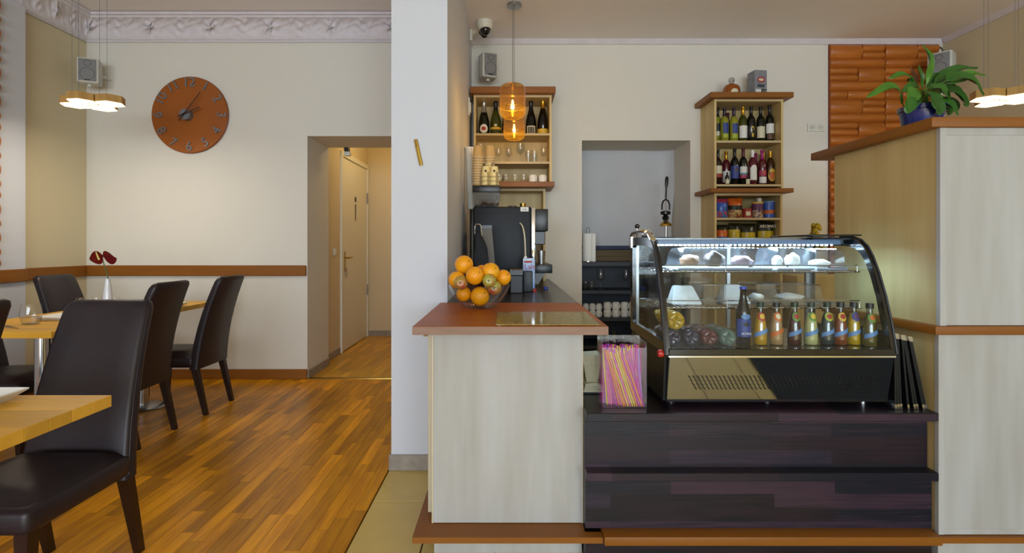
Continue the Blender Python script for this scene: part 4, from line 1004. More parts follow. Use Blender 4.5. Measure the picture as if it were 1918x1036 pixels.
mug((PX(1016.5, 4.58), 4.58, zb), .036, .075, 'white upturned mug at the right end of the wall cabinet', 'white mugs in the wall cabinet', R(-65))
# on top of the bottle cabinet
bottle((PX(1370, 4.6), 4.6, 2.4765), 'decanter', .072, .165, 'cognac', 'foil_silver', .72, [('oval', 'lab_cream', .22, .42, .13)], 'squat amber cognac bottle on top of the bottle cabinet', name='cognac_bottle')
t = root('whisky_box', 'tall silver grey gift box with crest on top of the bottle cabinet', 'box', (PX(1418, 4.62), 4.62, 2.4765))
M('box_grey', '#8f9096', .4, c2='#6f7077', vs=(20, 20, 20)); 
fin(box(B(), -.056, .056, -.056, .056, 0, .225, .003, 1), 'carton', 'box_grey', t, local=True); tt = t.children[0]; tt.rotation_euler = (0, 0, R(8))
bm = ovalpatch(lambda z: 30, .142, .036, .024)
for v in bm.verts: v.co = Vector((v.co.x, -.0585, v.co.z))
fin(bm, 'crest', 'lab_red', tt, local=True)
bm = ovalpatch(lambda z: 30, .142, .024, .012)
for v in bm.verts: v.co = Vector((v.co.x, -.0592, v.co.z))
fin(bm, 'crest_centre', 'lab_cream', tt, local=True)
fin(box(B(), -.05, .0, -.0585, -.056, .01, .06), 'print_field', 'lab_white', tt, local=True); fin(box(B(), .004, .052, -.0585, -.056, .01, .06), 'print_field', 'lab_black', tt, local=True)
text('12', .04, 'lab_white', 'print_number', tt, (.028, -.0592, .035), local=True)
fin(box(B(), -.03, .03, -.0585, -.056, .078, .1), 'print_band', 'dark_grey', tt, local=True)
# ---- snacks
YS = 4.58
def bag(px, py0, z, wpx, mats, label, name='snack_bag', Y=YS, group=None):
    t = root(name, label, 'snack', (PX(px, Y), Y, z), group=group); w_ = wpx * Y / 1000 / 2; h = PZ(py0, Y) - z
    def sect(z0, z1, mat, nm):
        bm = B(); g = []
        for i in range(7):
            s = z0 + (z1 - z0) * i / 6; th = .042 * (sin(pi * min(max(s, .0), 1)) ** .6) + .002; ww = w_ * (1 - .06 * sin(pi * s)); row = []
            for k in range(16):
                a = 2 * pi * k / 16; row.append(bm.verts.new((ww * cos(a) * (1 + .02 * sin(9 * s + k)), th * sin(a) * abs(sin(a)) ** .3, s * h)))
            g.append(row)
        for i in range(6):
            for k in range(16): bm.faces.new((g[i][k], g[i][(k + 1) % 16], g[i + 1][(k + 1) % 16], g[i + 1][k]))
        bm.faces.new(list(reversed(g[0]))); bm.faces.new(g[-1])
        return fin(bm, nm, mat, t, local=True, smooth=70)
    for i, (a, b, m) in enumerate(mats): sect(a, b, m, 'printed_section')
    return t, w_, h
M('pk_blue', '#2a3f9a', .3, c2='#3a6ac0', vs=(30, 30, 30)); M('pk_orange', '#d8761c', .3, c2='#b8420e', vs=(25, 25, 25)); M('pk_mix', '#c9b67a', .4, c2='#8a3a1a', vs=(45, 45, 45), contrast=.1); M('pk_yellow', '#c8b428', .3, c2='#a98f1e', vs=(18, 18, 18)); M('pk_olive', '#2a2c12', .3, c2='#15160c', vs=(20, 20, 20)); M('pk_fruit', '#b83a30', .35, c2='#3a78b0', vs=(40, 40, 40), contrast=.08); M('pk_purple', '#3a2440', .35, c2='#c7a27a', vs=(40, 40, 40), contrast=.12)
zs1 = 1.4345
bag(1351, 372, zs1, 24, [(0, .35, 'pk_fruit'), (.35, .78, 'pk_blue'), (.78, 1, 'lab_pink')], 'blue sweet bag with red fruit print at the left of the snack shelf')
bag(1377, 371, zs1, 27, [(0, .40, 'pk_mix'), (.40, .62, 'lab_black'), (.62, 1, 'pk_orange')], 'orange nut bag on the snack shelf')
def tin(px, py0, z, wpx, secs, label, name, Y=YS, lid=None):
    t = root(name, label, 'tin', (PX(px, Y), Y, z)); r = wpx * Y / 2000; h = PZ(py0, Y) - z
    for a, b, m in secs: fin(lathe(B(), [(r, a * h), (r, b * h)], seg=24), 'printed_section', m, t, local=True)
    fin(lathe(B(), [(r * 1.06, h), (r * 1.06, h + .012), (r * .9, h + .014), (.001, h + .014)], seg=24), 'lid', lid, t, local=True)
    return t, r, h
tin(1399, 394, zs1, 16, [(0, .85, 'lab_red'), (.85, 1, 'lab_red')], 'low red tub between the nut bag and the yellow lidded tin', 'plastic_tub', lid='lab_red')
fin(box(B(), PX(1397.5, 4.53) , PX(1406, 4.53), 4.531, 4.535, zs1 + .02, zs1 + .055), 'price_tag', 'lab_cream', label='cream price tag before the red tub', cat='tag')
t, r, h = tin(1418.5, 382, zs1, 20, [(0, .55, 'pk_purple'), (.55, .75, 'lab_purple'), (.75, 1, 'lab_purple')], 'purple tin with yellow lid on the snack shelf', 'snack_tin', lid='lab_yellow')
fin(box(B(), -.005, .028, -.02, .02, h + .014, h + .05, .004, 1), 'toy_topper', 'lab_white', t, local=True)
tin(1440, 380, zs1, 20, [(0, .28, 'pk_blue'), (.28, .52, 'lab_orange'), (.52, 1, 'pk_blue')], 'blue tin with orange stripe at the right of the snack shelf', 'snack_tin', lid='lab_sky')
zs2 = 1.1905
bag(1352, 421, zs2, 22, [(0, .45, 'pk_blue'), (.45, .75, 'pk_orange'), (.75, 1, 'pk_olive')], 'dark and orange crisp bag at the left of the lower snack shelf')
bag(1375, 418, zs2, 23, [(0, .3, 'lab_blue'), (.3, .72, 'pk_yellow'), (.72, 1, 'pk_olive')], 'yellow crisp bag with green stripe on the lower snack shelf')
t, w_, h = bag(1401, 419, zs2, 28, [(0, .62, 'pk_yellow'), (.62, 1, 'pk_olive')], 'dark crisp bag with yellow peak in the middle of the lower snack shelf')
t, w_, h = bag(1434, 415, zs2, 32, [(0, .28, 'lab_blue'), (.28, .62, 'pk_yellow'), (.62, 1, 'pk_olive')], 'dark crisp bag with white lettering at the right of the lower snack shelf')
text('AROMAT', .034, 'lab_white', 'lettering', t, (0, -.045, h * .80), local=True)
# ------------------------------------------------------------------ drinks standing in the case
zf = .8065
JU = [(1424, 'j_mango', '#c98f14', 'cap_green', 'lab_yellow', 'lab_red', 'yellow mango juice bottle beside the blue beer bottle'),
      (1454, 'j_guava', '#b98a5e', 'cap_dark', 'lab_cream', 'lab_orange', 'pale beige juice bottle with orange band'),
      (1488, 'j_cherry', '#4a1512', 'cap_green', 'lab_red', 'lab_green', 'dark red cherry juice bottle'),
      (1519, 'j_banana', '#c9bb80', 'cap_green', 'lab_yellow', 'lab_green', 'creamy banana juice bottle'),
      (1549, 'j_grape', '#2a3338', 'cap_green', 'lab_red', 'lab_lime', 'dark grape juice bottle'),
      (1574, 'j_peach', '#8a3f1c', 'cap_dark', 'lab_red', 'lab_yellow', 'reddish peach juice bottle'),
      (1599, 'j_orange', '#c8980f', 'cap_dark', 'lab_purple', 'lab_blue', 'orange yellow juice bottle half behind the peach one'),
      (1629, 'j_clear', '#5e4f22', 'cap_dark', 'lab_orange', 'lab_green', 'olive clear juice bottle at the right end of the row')]
for i, (px, mn, c, cap, f1, f2, lab) in enumerate(JU):
    Y = 2.125 if i != 7 else 2.085; r, h = .026, .168; x = PX(px, Y)
    M(mn, c, .12, spec=.5)
    t = root('juice_bottle', lab + ' in the display case', 'bottle', (x, Y, zf), group='juice bottles in the display case'); f = rad('juice', r, h)
    pr = [(a * r, u * h) for a, u in SHAPES['juice']]
    fin(lathe(B(), pr[:-2], seg=22), 'glass_body', 'juice_glass', t, local=True, smooth=60)
    fin(lathe(B(), [(a - .0012, z + .001) for a, z in pr[:7]] + [(.001, pr[6][1] + .002)], seg=20), 'juice', mn, t, local=True, smooth=60)
    fin(lathe(B(), [(.001, h * .885), (.0140, h * .885), (.0140, h), (.001, h)], seg=18), 'cap', cap, t, local=True)
    fin(ovalpatch(f, h * .665, .017, .017), 'fruit_label', f2, t, local=True, smooth=60); fin(ovalpatch(f, h * .675, .010, .010, eps=.0022), 'fruit_picture', f1, t, local=True, smooth=60)
    fin(arcpatch(f, h * .26, h * .36, 1.3, slant=.16 * h, eps=.0013), 'band_label', 'lab_orange' if mn == 'j_guava' else 'lab_sky', t, local=True, smooth=60)
bt = bottle((PX(1392, 2.105), 2.105, zf), 'beer', .0275, .232, 'brown_glass', 'cap_blue', .955, [('band', 'lab_blue', .16, .46, 1.35), ('oval', 'lab_black', .37, .45, .035), ('oval', 'lab_sky', .50, .7, .045)], 'tall brown beer bottle with blue label and blue crown cap', name='beer_bottle')
text('BÜYRA', .011, 'lab_white', 'lettering', bt, (0, -.0305, .05), local=True, sx=1.1)
# plastic bottles lying on their sides, bases to the front
def pet(c, r, ln, mat, cap, label):
    t = root('plastic_bottle', label, 'bottle', (c[0], c[1], c[2] - r), group='plastic bottles lying in the case')
    mt = Matrix.Rotation(R(-90), 4, 'X'); o = (0, 0, r)
    pr = [(.3 * r, .006), (.62 * r, .0), (.86 * r, .004), (r, .018), (r, ln * .42), (.96 * r, ln * .46), (r, ln * .5), (r, ln * .66), (.62 * r, ln * .86), (.36 * r, ln * .92), (.36 * r, ln)]
    fin(lathe(B(), pr, o, 22, mt), 'body', mat, t, local=True, smooth=60)
    for k in range(5):
        a = 2 * pi * k / 5 + .3
        fin(tube(B(), [(.12 * r * cos(a), .004, r + .12 * r * sin(a)), (.5 * r * cos(a), -.002, r + .5 * r * sin(a)), (.9 * r * cos(a), .012, r + .9 * r * sin(a))], [.002, .0055, .003], 6), 'base_lobe', mat, t, local=True)
    fin(lathe(B(), [(.001, ln), (.38 * r, ln), (.38 * r, ln + .014), (.001, ln + .014)], o, 14, mt), 'cap', cap, t, local=True)
M('pet_yellow', '#a8861a', .14); M('pet_purple', '#2a2338', .12); M('pet_red', '#5a2c2e', .12); M('pet_green', '#5c6c62', .12)
pet((PX(1268, 2.09), 2.09, zf + .0965), .036, .26, 'pet_yellow', 'lab_yellow', 'yellow plastic bottle lying on top of the purple ones')
pet((PX(1262, 2.08), 2.08, zf + .033), .0325, .24, 'pet_purple', 'cap_dark', 'dark purple plastic bottle lying at the left end of the case')
pet((PX(1297, 2.08), 2.08, zf + .033), .0325, .24, 'pet_purple', 'cap_dark', 'dark purple plastic bottle lying second from the left')
pet((PX(1331, 2.08), 2.08, zf + .033), .033, .26, 'pet_red', 'lab_red', 'reddish plastic bottle lying between the purple and green ones')
pet((PX(1366, 2.08), 2.08, zf + .033), .033, .26, 'pet_green', 'cap_green', 'clear green plastic bottle lying next to the beer bottle')
# ------------------------------------------------------------------ straw box
sx0, sx1, sy0, sy1 = PX(1128, 2.046), PX(1211.5, 2.046), 2.046, 2.16
zc = .576; zt = .838
t = root('straw_box', 'clear acrylic box crammed with coloured drinking straws', 'box', ((sx0 + sx1) / 2, 2.1, zc))
e = .003
fin(box(B(), sx0, sx1, sy0, sy1, zc + .0005, zc + .004), 'bottom', 'acrylic', t)
for a in ((sx0, sx1, sy0, sy0 + e, zt - .03), (sx0, sx1, sy1 - e, sy1, zt), (sx0, sx0 + e, sy0 + e, sy1 - e, zt - .01), (sx1 - e, sx1, sy0 + e, sy1 - e, zt - .01)):
    fin(box(B(), a[0], a[1], a[2], a[3], zc + .004, a[4]), 'wall', 'acrylic', t)
SC = [('straw_magenta', '#c8309a', 'magenta'), ('straw_violet', '#b06bd0', 'violet'), ('straw_yellow', '#d8b83a', 'yellow'), ('straw_orange', '#e07a3a', 'orange'), ('straw_pink', '#e86aa8', 'pink')]
for n_, c_, _ in SC: M(n_, c_, .35, spec=.4)
sproto = {}
for n_, c_, w_ in SC:
    o = fin(tube(B(), [(0, 0, 0), (0, 0, .178), (.0006, 0, .19), (.0015, 0, .2)], .0028, 6), 'drinking_straw', n_, local=True, label='%s drinking straw standing in the clear box' % w_, cat='straw', group='%s straws in the clear box' % w_)
    sproto[n_] = o
rs = random.Random(11); first = set(); cnt = 0
names = ['straw_magenta'] * 8 + ['straw_violet'] * 3 + ['straw_yellow'] * 3 + ['straw_orange'] * 3 + ['straw_pink'] * 5
LEAN = [-.34, -.24, -.08, -.17, .0, -.05, -.12, .0]            # straws of one row lean alike, so none cross
for j, lean in enumerate(LEAN):
    y = sy0 + .0085 + j * .0128; xa_ = sx0 + .0075 + max(0, -lean * .225); xb_ = sx1 - .009; n = int((xb_ - xa_) / .0079)
    for i in range(n + 1):
        x = xa_ + (xb_ - xa_) * i / n; fr = (x - sx0) / (sx1 - sx0)
        n_ = 'straw_magenta' if fr < .12 else rs.choice(names)
        if .45 < fr < .8 and rs.random() < .35: n_ = 'straw_yellow'
        p = sproto[n_]; o = p if n_ not in first else p.copy()
        if n_ in first: col.objects.link(o)
        first.add(n_)
        o.location = (x, y, zc + .0045 + .0032 * abs(lean)); o.rotation_euler = (0, math.atan(lean), 0); o.scale = (1, 1, rs.uniform(1.06, 1.14)); cnt += 1
# napkins
t = root('napkin_holder', 'small holder with cream paper napkins behind the straw box', 'napkin holder', (PX(1103, 2.3), 2.3, zc))
nx, nz = PX(1103, 2.3), zc
fin(box(B(), nx - .035, nx + .045, 2.24, 2.36, nz, nz + .006, .002, 1), 'tray', 'black_plastic', t)
for k in range(5): fin(box(B(), nx - .03 + .002 * k, nx + .04 - .001 * k, 2.25 + .001 * k, 2.35, nz + .006 + k * .006, nz + .011 + k * .006), 'napkin', 'lab_cream', t)
bm = B(); hexa(bm, [(nx - .01, 2.30, nz + .036), (nx + .04, 2.30, nz + .036), (nx + .04, 2.35, nz + .036), (nx - .01, 2.35, nz + .036)], [(nx - .032, 2.27, nz + .155), (nx + .045, 2.27, nz + .16), (nx + .045, 2.36, nz + .16), (nx - .032, 2.36, nz + .155)])
fin(bm, 'napkin_wad', 'lab_cream', t)
# ------------------------------------------------------------------ menus leaning beside the case
MB_ = [1.474, 1.487, 1.500, 1.522, 1.549, 1.562, 1.580, 1.592]
M('menu_black', '#0e0f14', .38, spec=.4)
for i, xb in enumerate(MB_):
    xt = 1.4705 + i * .0090; zt_ = .868 - i * .002; zb_ = .5775; y0 = 2.025 + .004 * (i % 3); y1 = y0 + .215
    t = root('menu_folder', '%s black menu folder from the case, leaning on its right side' % ('first', 'second', 'third', 'fourth', 'fifth', 'sixth', 'seventh', 'eighth')[i], 'menu', (xb, y0 + .1, zb_), group='black menu folders')
    def slab(f0, f1, ya, yb, th):
        bm = B(); a = Vector((xb + (xt - xb) * f0, 0, zb_ + (zt_ - zb_) * f0)); b = Vector((xb + (xt - xb) * f1, 0, zb_ + (zt_ - zb_) * f1))
        q = lambda p, y, s: (p.x + s * th / 2, y, p.z)
        return hexa(bm, [q(a, ya, -1), q(a, ya, 1), q(a, yb, 1), q(a, yb, -1)], [q(b, ya, -1), q(b, ya, 1), q(b, yb, 1), q(b, yb, -1)])
    fin(slab(0, 1, y0, y1, .0075), 'cover', 'menu_black', t, smooth=None)
    for f0, f1 in ((0, .07), (.93, 1)):
        fin(slab(f0, f1, y0 - .002, y0 + .022, .0079), 'metal_corner', 'steel', t, smooth=None)
# ------------------------------------------------------------------ fruit bowl
by, bx_ = 2.58, PX(898, 2.58)
t = root('fruit_bowl', 'glass bowl of oranges and apples on the bar top', 'bowl', (bx_, by, .9))
fin(shell(B(), [(.055, .9005), (.075, .906), (.112, .938), (.138, .98), (.15, 1.014)], .0035, c=(bx_, by, 0), seg=36), 'vessel', 'acrylic', t)
for k in range(4):
    a = pi / 4 + pi / 2 * k; fin(ball(B(), (bx_ + .062 * cos(a), by + .062 * sin(a), .908), .0085, 10, 6), 'foot', 'glass', t)
def orange_mat(n, c, c2): M(n, c, .42, c2=c2, vs=(9, 9, 9), bump=.35, bs=170)
orange_mat('orange_peel', '#f2a808', '#e89206'); orange_mat('orange_peel_deep', '#ec9406', '#f2a60c')
M('apple_skin', '#a2a03c', .3, c2='#b04a34', vs=(14, 14, 14), contrast=.12)
FR = [('orange', 873, 501, 2.60, .0455, 'topmost orange at the left of the bowl'), ('orange', 855, 525.5, 2.57, .042, 'leftmost orange in the bowl'), ('orange', 891, 512, 2.58, .040, 'orange behind the front middle one'),
      ('orange', 902, 511, 2.64, .038, 'orange half hidden at the back of the bowl'), ('orange', 888, 529, 2.50, .0425, 'front middle orange resting on the apples'), ('orange', 913, 519, 2.53, .0435, 'large orange right of the middle'),
      ('orange', 940, 520, 2.58, .038, 'rightmost orange in the bowl'), ('orange', 868, 553, 2.53, .036, 'orange low at the left under the apple'), ('orange', 899, 554, 2.51, .045, 'lowest orange in the middle of the bowl'), ('orange', 925, 535, 2.62, .038, 'orange showing between the apples at the right'),
      ('apple', 872, 545, 2.485, .0335, 'red green apple at the left of the bowl'), ('apple', 911, 541, 2.465, .0315, 'green red apple in the middle, stalk end to the front'), ('apple', 929, 546, 2.50, .034, 'yellow red apple at the right of the bowl')]
POS = [[Vector((PX(px, Y), Y, max(PZ(py, Y), .908 + r))), r] for k, px, py, Y, r, lab in FR]
BP = [(.0515, .9045), (.0715, .9095), (.1085, .9415), (.1345, .9835), (.1465, 1.0145)]     # inside of the bowl
BQ = [(BP[i][0] + (BP[i + 1][0] - BP[i][0]) * k / 8, BP[i][1] + (BP[i + 1][1] - BP[i][1]) * k / 8) for i in range(4) for k in range(8)] + [BP[-1], (.15, 1.0145)]
for _ in range(600):                                    # let the fruit settle against each other and the bowl
    for i in range(len(POS)):
        for j in range(i):
            d = POS[i][0] - POS[j][0]; gap = POS[i][1] + POS[j][1] + .0006 - d.length
            if gap > 0:
                d = Vector((d.x * .7, d.y * 1.2, d.z * .7)).normalized() * gap * .4; POS[i][0] += d; POS[j][0] -= d
    for q in POS:
        c, r = q; q[0].z = max(c.z, .9048 + r)
        rho = math.hypot(c.x - bx_, c.y - by); ux, uy = ((c.x - bx_) / rho, (c.y - by) / rho) if rho > 1e-6 else (1, 0)
        for br, bz in BQ:
            dr, dz = rho - br, c.z - bz; dist = math.hypot(dr, dz)
            if dist < r + .0014:
                k = (r + .0014 - dist) * .5 / max(dist, 1e-6)
                if dr > 0 and dz < .02: dr = -dr        # always back towards the inside
                q[0].x += ux * dr * k; q[0].y += uy * dr * k; q[0].z += max(dz, .004) * k
for (k, px, py, Y, r, lab), (pc, _r) in zip(FR, POS):
    x, Y, z = pc
    t = root(k, lab, k, (x, Y, z - r), group='oranges in the glass bowl' if k == 'orange' else 'apples in the glass bowl')
    bm = ball(B(), (x, Y, z), r, 24, 16)
    if k == 'apple':
        for v in bm.verts:
            d = (v.co - Vector((x, Y, z))); q = abs(d.y) / r; rr = math.hypot(d.x, d.z) / r
            v.co.y = Y + d.y * (.86 - .28 * max(0, 1 - rr * 2.6))
    fin(bm, 'peel' if k == 'orange' else 'skin', ('orange_peel' if (px % 2) else 'orange_peel_deep') if k == 'orange' else 'apple_skin', t, smooth=180)
    if k == 'orange': fin(ball(B(), (x + r * .55, Y - r * .72, z + r * .42), r * .075, 8, 5), 'stem_scar', 'stem_green', t)
    else: fin(tube(B(), [(x - r * .1, Y - r * .56, z), (x - r * .1, Y - r * .86, z + r * .06)], [.004, .0025], 6), 'stalk', 'leg_wood', t)
# glass board on the bar top
t = root('glass_board', 'rectangular glass board with gold pattern on the bar top', 'board', (.15, 2.18, .9))
M('gold_print', '#b89a3a', .4, .3, c2='#86681e', vs=(70, 70, 70), contrast=.12)
fin(box(B(), -.045, .35, 1.995, 2.372, .9035, .9085, .001, 1), 'glass_sheet', 'board_glass', t); fin(box(B(), -.043, .348, 1.997, 2.37, .9022, .9034), 'gold_layer', 'gold_print', t)
for x, y in ((-.03, 2.01), (.335, 2.01), (-.03, 2.355), (.335, 2.355)): fin(lathe(B(), [(.006, .9), (.006, .9022)], (x, y, 0), 10), 'foot', 'chrome', t)
# ------------------------------------------------------------------ coffee machine
MY = 3.70; x0, x1 = PX(886, MY), PX(995, MY); zt_ = PZ(387, MY)
cm = root('coffee_machine', 'dark blue-black coffee machine on the dark worktop', 'coffee machine', ((x0 + x1) / 2, 3.95, .9))
fin(box(B(), x0, x1, MY, 4.22, .93, zt_, .012, 3), 'body', 'navy_plastic', cm)
for fx_, fy_ in ((x0 + .03, MY + .03), (x1 - .03, MY + .03), (x0 + .03, 4.18), (x1 - .03, 4.18)): fin(lathe(B(), [(.018, .9), (.018, .932)], (fx_, fy_, 0), 12), 'foot', 'black_plastic', cm)
fin(box(B(), x1, x1 + .03, MY + .005, 4.21, .96, zt_ - .004, .006, 2), 'chrome_bezel', 'chrome', cm)
ub = fin(box(B(), x1 + .03, PX(1027, MY), MY + .02, 4.19, PZ(433, MY), PZ(391, MY), .006, 2), 'brew_head', 'black_plastic', cm)
for yy in (3.86, 3.96): fin(lathe(B(), [(.012, PZ(452, 3.9)), (.014, PZ(436, 3.9))], (x1 + .075, yy, 0), 12), 'spout', 'chrome', ub)
fin(box(B(), x1 + .02, x1 + .10, MY + .06, 4.1, PZ(458, MY), PZ(433, MY), .004, 1), 'spout_block', 'black_plastic', cm)
fin(box(B(), x1 + .02, PX(1035, MY), MY + .01, 4.2, PZ(512, MY), PZ(496, MY), .004, 2), 'drip_tray', 'black_plastic', cm)
bm = B(); hexa(bm, [(x1 + .02, MY + .03, .93), (x1 + .05, MY + .03, .93), (x1 + .05, 4.15, .93), (x1 + .02, 4.15, .93)], [(x1 + .02, MY + .03, 1.008), (x1 + .10, MY + .03, 1.008), (x1 + .10, 4.15, 1.008), (x1 + .02, 4.15, 1.008)]); fin(bm, 'tray_support', 'black_plastic', cm)
fin(lathe(B(), [(.022, PZ(496, MY) + .001), (.030, PZ(470, MY) + .001)], (PX(1014, 3.85), 3.85, 0), 18), 'paper_cup', 'brushed', label='small silver cup under the coffee spout', cat='cup')
st = fin(box(B(), PX(975, MY), PX(990, MY), MY - .002, MY, PZ(396, MY), PZ(388, MY)), 'sticker', 'paper_white', cm)
text('swip', .018, 'lab_blue', 'sticker_text', st, (PX(982.5, MY), MY - .003, PZ(392, MY)))
# bean hopper
hx0, hx1 = PX(885.5, 3.75), PX(936, 3.75); hz0, hz1 = zt_ + .001, PZ(347, 3.75)
t = root('bean_hopper', 'smoky plastic bean hopper on top of the coffee machine', 'hopper', ((hx0 + hx1) / 2, 3.85, hz0))
bm = B(); hexa(bm, [(hx0 + .01, 3.77, hz0), (hx1 - .01, 3.77, hz0), (hx1 - .01, 3.94, hz0), (hx0 + .01, 3.94, hz0)], [(hx0, 3.75, hz1 - .05), (hx1, 3.75, hz1 - .05), (hx1, 3.97, hz1 - .05), (hx0, 3.97, hz1 - .05)]); fin(bm, 'container', 'smoke_glass', t)
M('beans', '#2a2f3a', .5, bump=.8, bs=90)
bm = B(); hexa(bm, [(hx0 + .06, 3.82, hz0 + .004), (hx1 - .06, 3.82, hz0 + .004), (hx1 - .06, 3.9, hz0 + .004), (hx0 + .06, 3.9, hz0 + .004)], [(hx0 + .012, 3.77, hz0 + .085), (hx1 - .012, 3.77, hz0 + .085), (hx1 - .012, 3.95, hz0 + .085), (hx0 + .012, 3.95, hz0 + .085)]); fin(bm, 'funnel', 'beans', t)
fin(box(B(), hx0 - .002, hx1 + .002, 3.745, 3.975, hz1 - .05, hz1, .005, 2), 'lid', 'black_plastic', t)
fin(lathe(B(), [(.02, zt_ + .001), (.024, zt_ + .032)], (PX(979.5, 3.85), 3.85, 0), 18), 'brass_cup', 'brass', label='small brass measuring cup on top of the coffee machine', cat='cup')
fin(lathe(B(), [(.001, zt_ + .001), (.035, zt_ + .001), (.034, zt_ + .014), (.001, zt_ + .017)], (PX(960, 3.85), 3.85, 0), 18), 'black_lid', 'black_plastic', label='black round lid on top of the coffee machine', cat='lid')
# paper cups, upside down in stacks
M('cup_kraft', '#c9a66a', .7, var=.08, vs=(20, 20, 20)); M('cup_print', '#e0cf95', .7); M('cup_brown', '#3b1d14', .6)
cup0 = {}
def cup(c, r, h, kind, label, group):
    if (kind, r) not in cup0:
        t = root('paper_cup', label, 'cup', c, group=group)
        fin(lathe(B(), [(r, 0), (r * .97, .003), (r * .74, h), (.001, h - .0005)], seg=20, a0=0, a1=2 * pi - 1e-4), 'body', 'cup_kraft' if kind == 'kraft' else 'cup_print', t, local=True)
        fin(tube(B(), [((r + .0012) * cos(2 * pi * k / 20), (r + .0012) * sin(2 * pi * k / 20), .0025) for k in range(20)], .0016, 6, closed=True), 'rim', 'paper_white' if kind == 'kraft' else 'cup_kraft', t, local=True)
        if kind == 'print':
            f = lambda z: r * (.97 - .23 * (z - .003) / (h - .003))
            for k in range(4): fin(arcpatch(f, h * (.06 + .11 * k), h * (.12 + .11 * k), .30, mid=-pi / 2 + .62, n=2, eps=.0004), 'print_stripe', 'cup_brown', t, local=True)
            fin(ovalpatch(f, h * .55, .008, .009, eps=.0004), 'print_bean', 'cup_brown', t, local=True)
        cup0[(kind, r)] = t; return
    o = dup(cup0[(kind, r)], c, label=label, group=group)
zc0 = hz1 + .0005; ORD = 'lowest second third fourth fifth sixth seventh eighth ninth tenth eleventh topmost'.split()
xa = PX(895, 3.84)
for i in range(12): cup((xa, 3.84, zc0 + i * .0185), .039, .088, 'kraft', ORD[i] + ' kraft paper cup from the bottom in the stack at the pillar', 'kraft cups in the stack at the pillar')
xb_ = PX(917, 3.90)
for i in range(12): cup((xb_, 3.90, zc0 + i * .0195), .038, .088, 'kraft' if i > 8 else 'print', ORD[i] + ' paper cup from the bottom in the taller stack behind', 'paper cups in the taller stack')
for k, px in ((0, 910), (1, 926)):
    for i in range(3): cup((PX(px, 3.785), 3.785, zc0 + i * .03), .0345, .075, 'print', '%s cream paper cup with brown print in the short %s stack' % (('lowest', 'middle', 'topmost')[i], ('left', 'right')[k]), 'printed cups in the short front stacks')
t = root('cup_lid_sleeve', 'tall pale sleeve of cup lids leaning at the pillar wall', 'sleeve', (-.265, 3.95, 1.5))
fin(tube(B(), [(-.268, 4.0, zt_ + .002), (-.282, 4.0, 1.93)], [.03, .034], 16), 'lid_stack', 'white_plastic', t); fin(lathe(B(), [(.036, 1.925), (.036, 1.935), (.001, 1.94)], (-.282, 4.0, 0), 16), 'top_lid', 'paper_white', t)
# milk cooler, milk carton, tube
t = root('milk_cooler', 'small grey milk cooler with slotted lid before the coffee machine', 'cooler', (PX(968, 3.36), 3.4, .9))
fin(box(B(), PX(956, 3.36), PX(979, 3.36), 3.36, 3.56, .9005, PZ(516, 3.36), .004, 1), 'body', 'dark_grey', t)
fin(box(B(), PX(954, 3.36), PX(980, 3.36), 3.35, 3.57, PZ(516, 3.36), PZ(505, 3.36), .003, 1), 'lid', 'black_plastic', t)
for k in range(6): fin(box(B(), PX(957 + k * 4, 3.35), PX(959 + k * 4, 3.35), 3.37, 3.55, PZ(505, 3.36), PZ(505, 3.36) + .003), 'slat', 'slat_wood', t)
fin(box(B(), PX(980.5, 3.45), PX(998, 3.45), 3.45, 3.53, .9005, PZ(508, 3.45), .008, 2), 'carton_stand', 'dark_grey', label='grey plastic stand hiding the foot of the milk carton', cat='stand')
t = root('milk_carton', 'blue and white milk carton with red lettering before the coffee machine', 'carton', (PX(991, 3.6), 3.6, .9))
M('carton_blue', '#6f9bd8', .35, c2='#d6deea', vs=(14, 14, 9), contrast=.18)
mx0, mx1 = PX(979.5, 3.56), PX(1002, 3.56); mt_ = PZ(484, 3.56)
fin(box(B(), mx0, mx1, 3.56, 3.64, .9005, mt_, .003, 1), 'carton', 'carton_blue', t); fin(box(B(), mx0 + .008, mx1 - .02, 3.557, 3.56, mt_ - .03, mt_ - .016), 'red_print', 'lab_red', t)
text('Lait', .05, 'lab_red', 'lettering', t, ((mx0 + mx1) / 2 + .005, 3.5565, mt_ - .057)); fin(lathe(B(), [(.011, mt_), (.011, mt_ + .012), (.001, mt_ + .013)], (mx0 + .018, 3.6, 0), 14), 'cap', 'paper_white', t)
fin(tube(B(), bez((mx0 + .018, 3.6, mt_ + .013), (mx0 + .016, 3.6, mt_ + .15), (mx0 + .01, 3.62, mt_ + .22), (PX(974, 3.69), 3.695, PZ(418, 3.69)), 14), .005, 8), 'milk_tube', M('tube_cream', '#d8cfae', .4), label='cream milk tube running from the carton to the machine', cat='tube')
fin(lathe(B(), [(.016, .9), (.016, .914), (.013, .917), (.001, .917)], (PX(1000.5, 3.5), 3.5, 0), 16), 'stopper', 'red_plastic', label='red screw cap beside the milk carton', cat='cap')
fin(lathe(B(), [(.016, .9), (.016, .912), (.013, .915), (.001, .915)], (PX(1022, 3.7), 3.7, 0), 16), 'stopper', 'cap_blue', label='blue screw cap alone on the dark worktop', cat='cap')
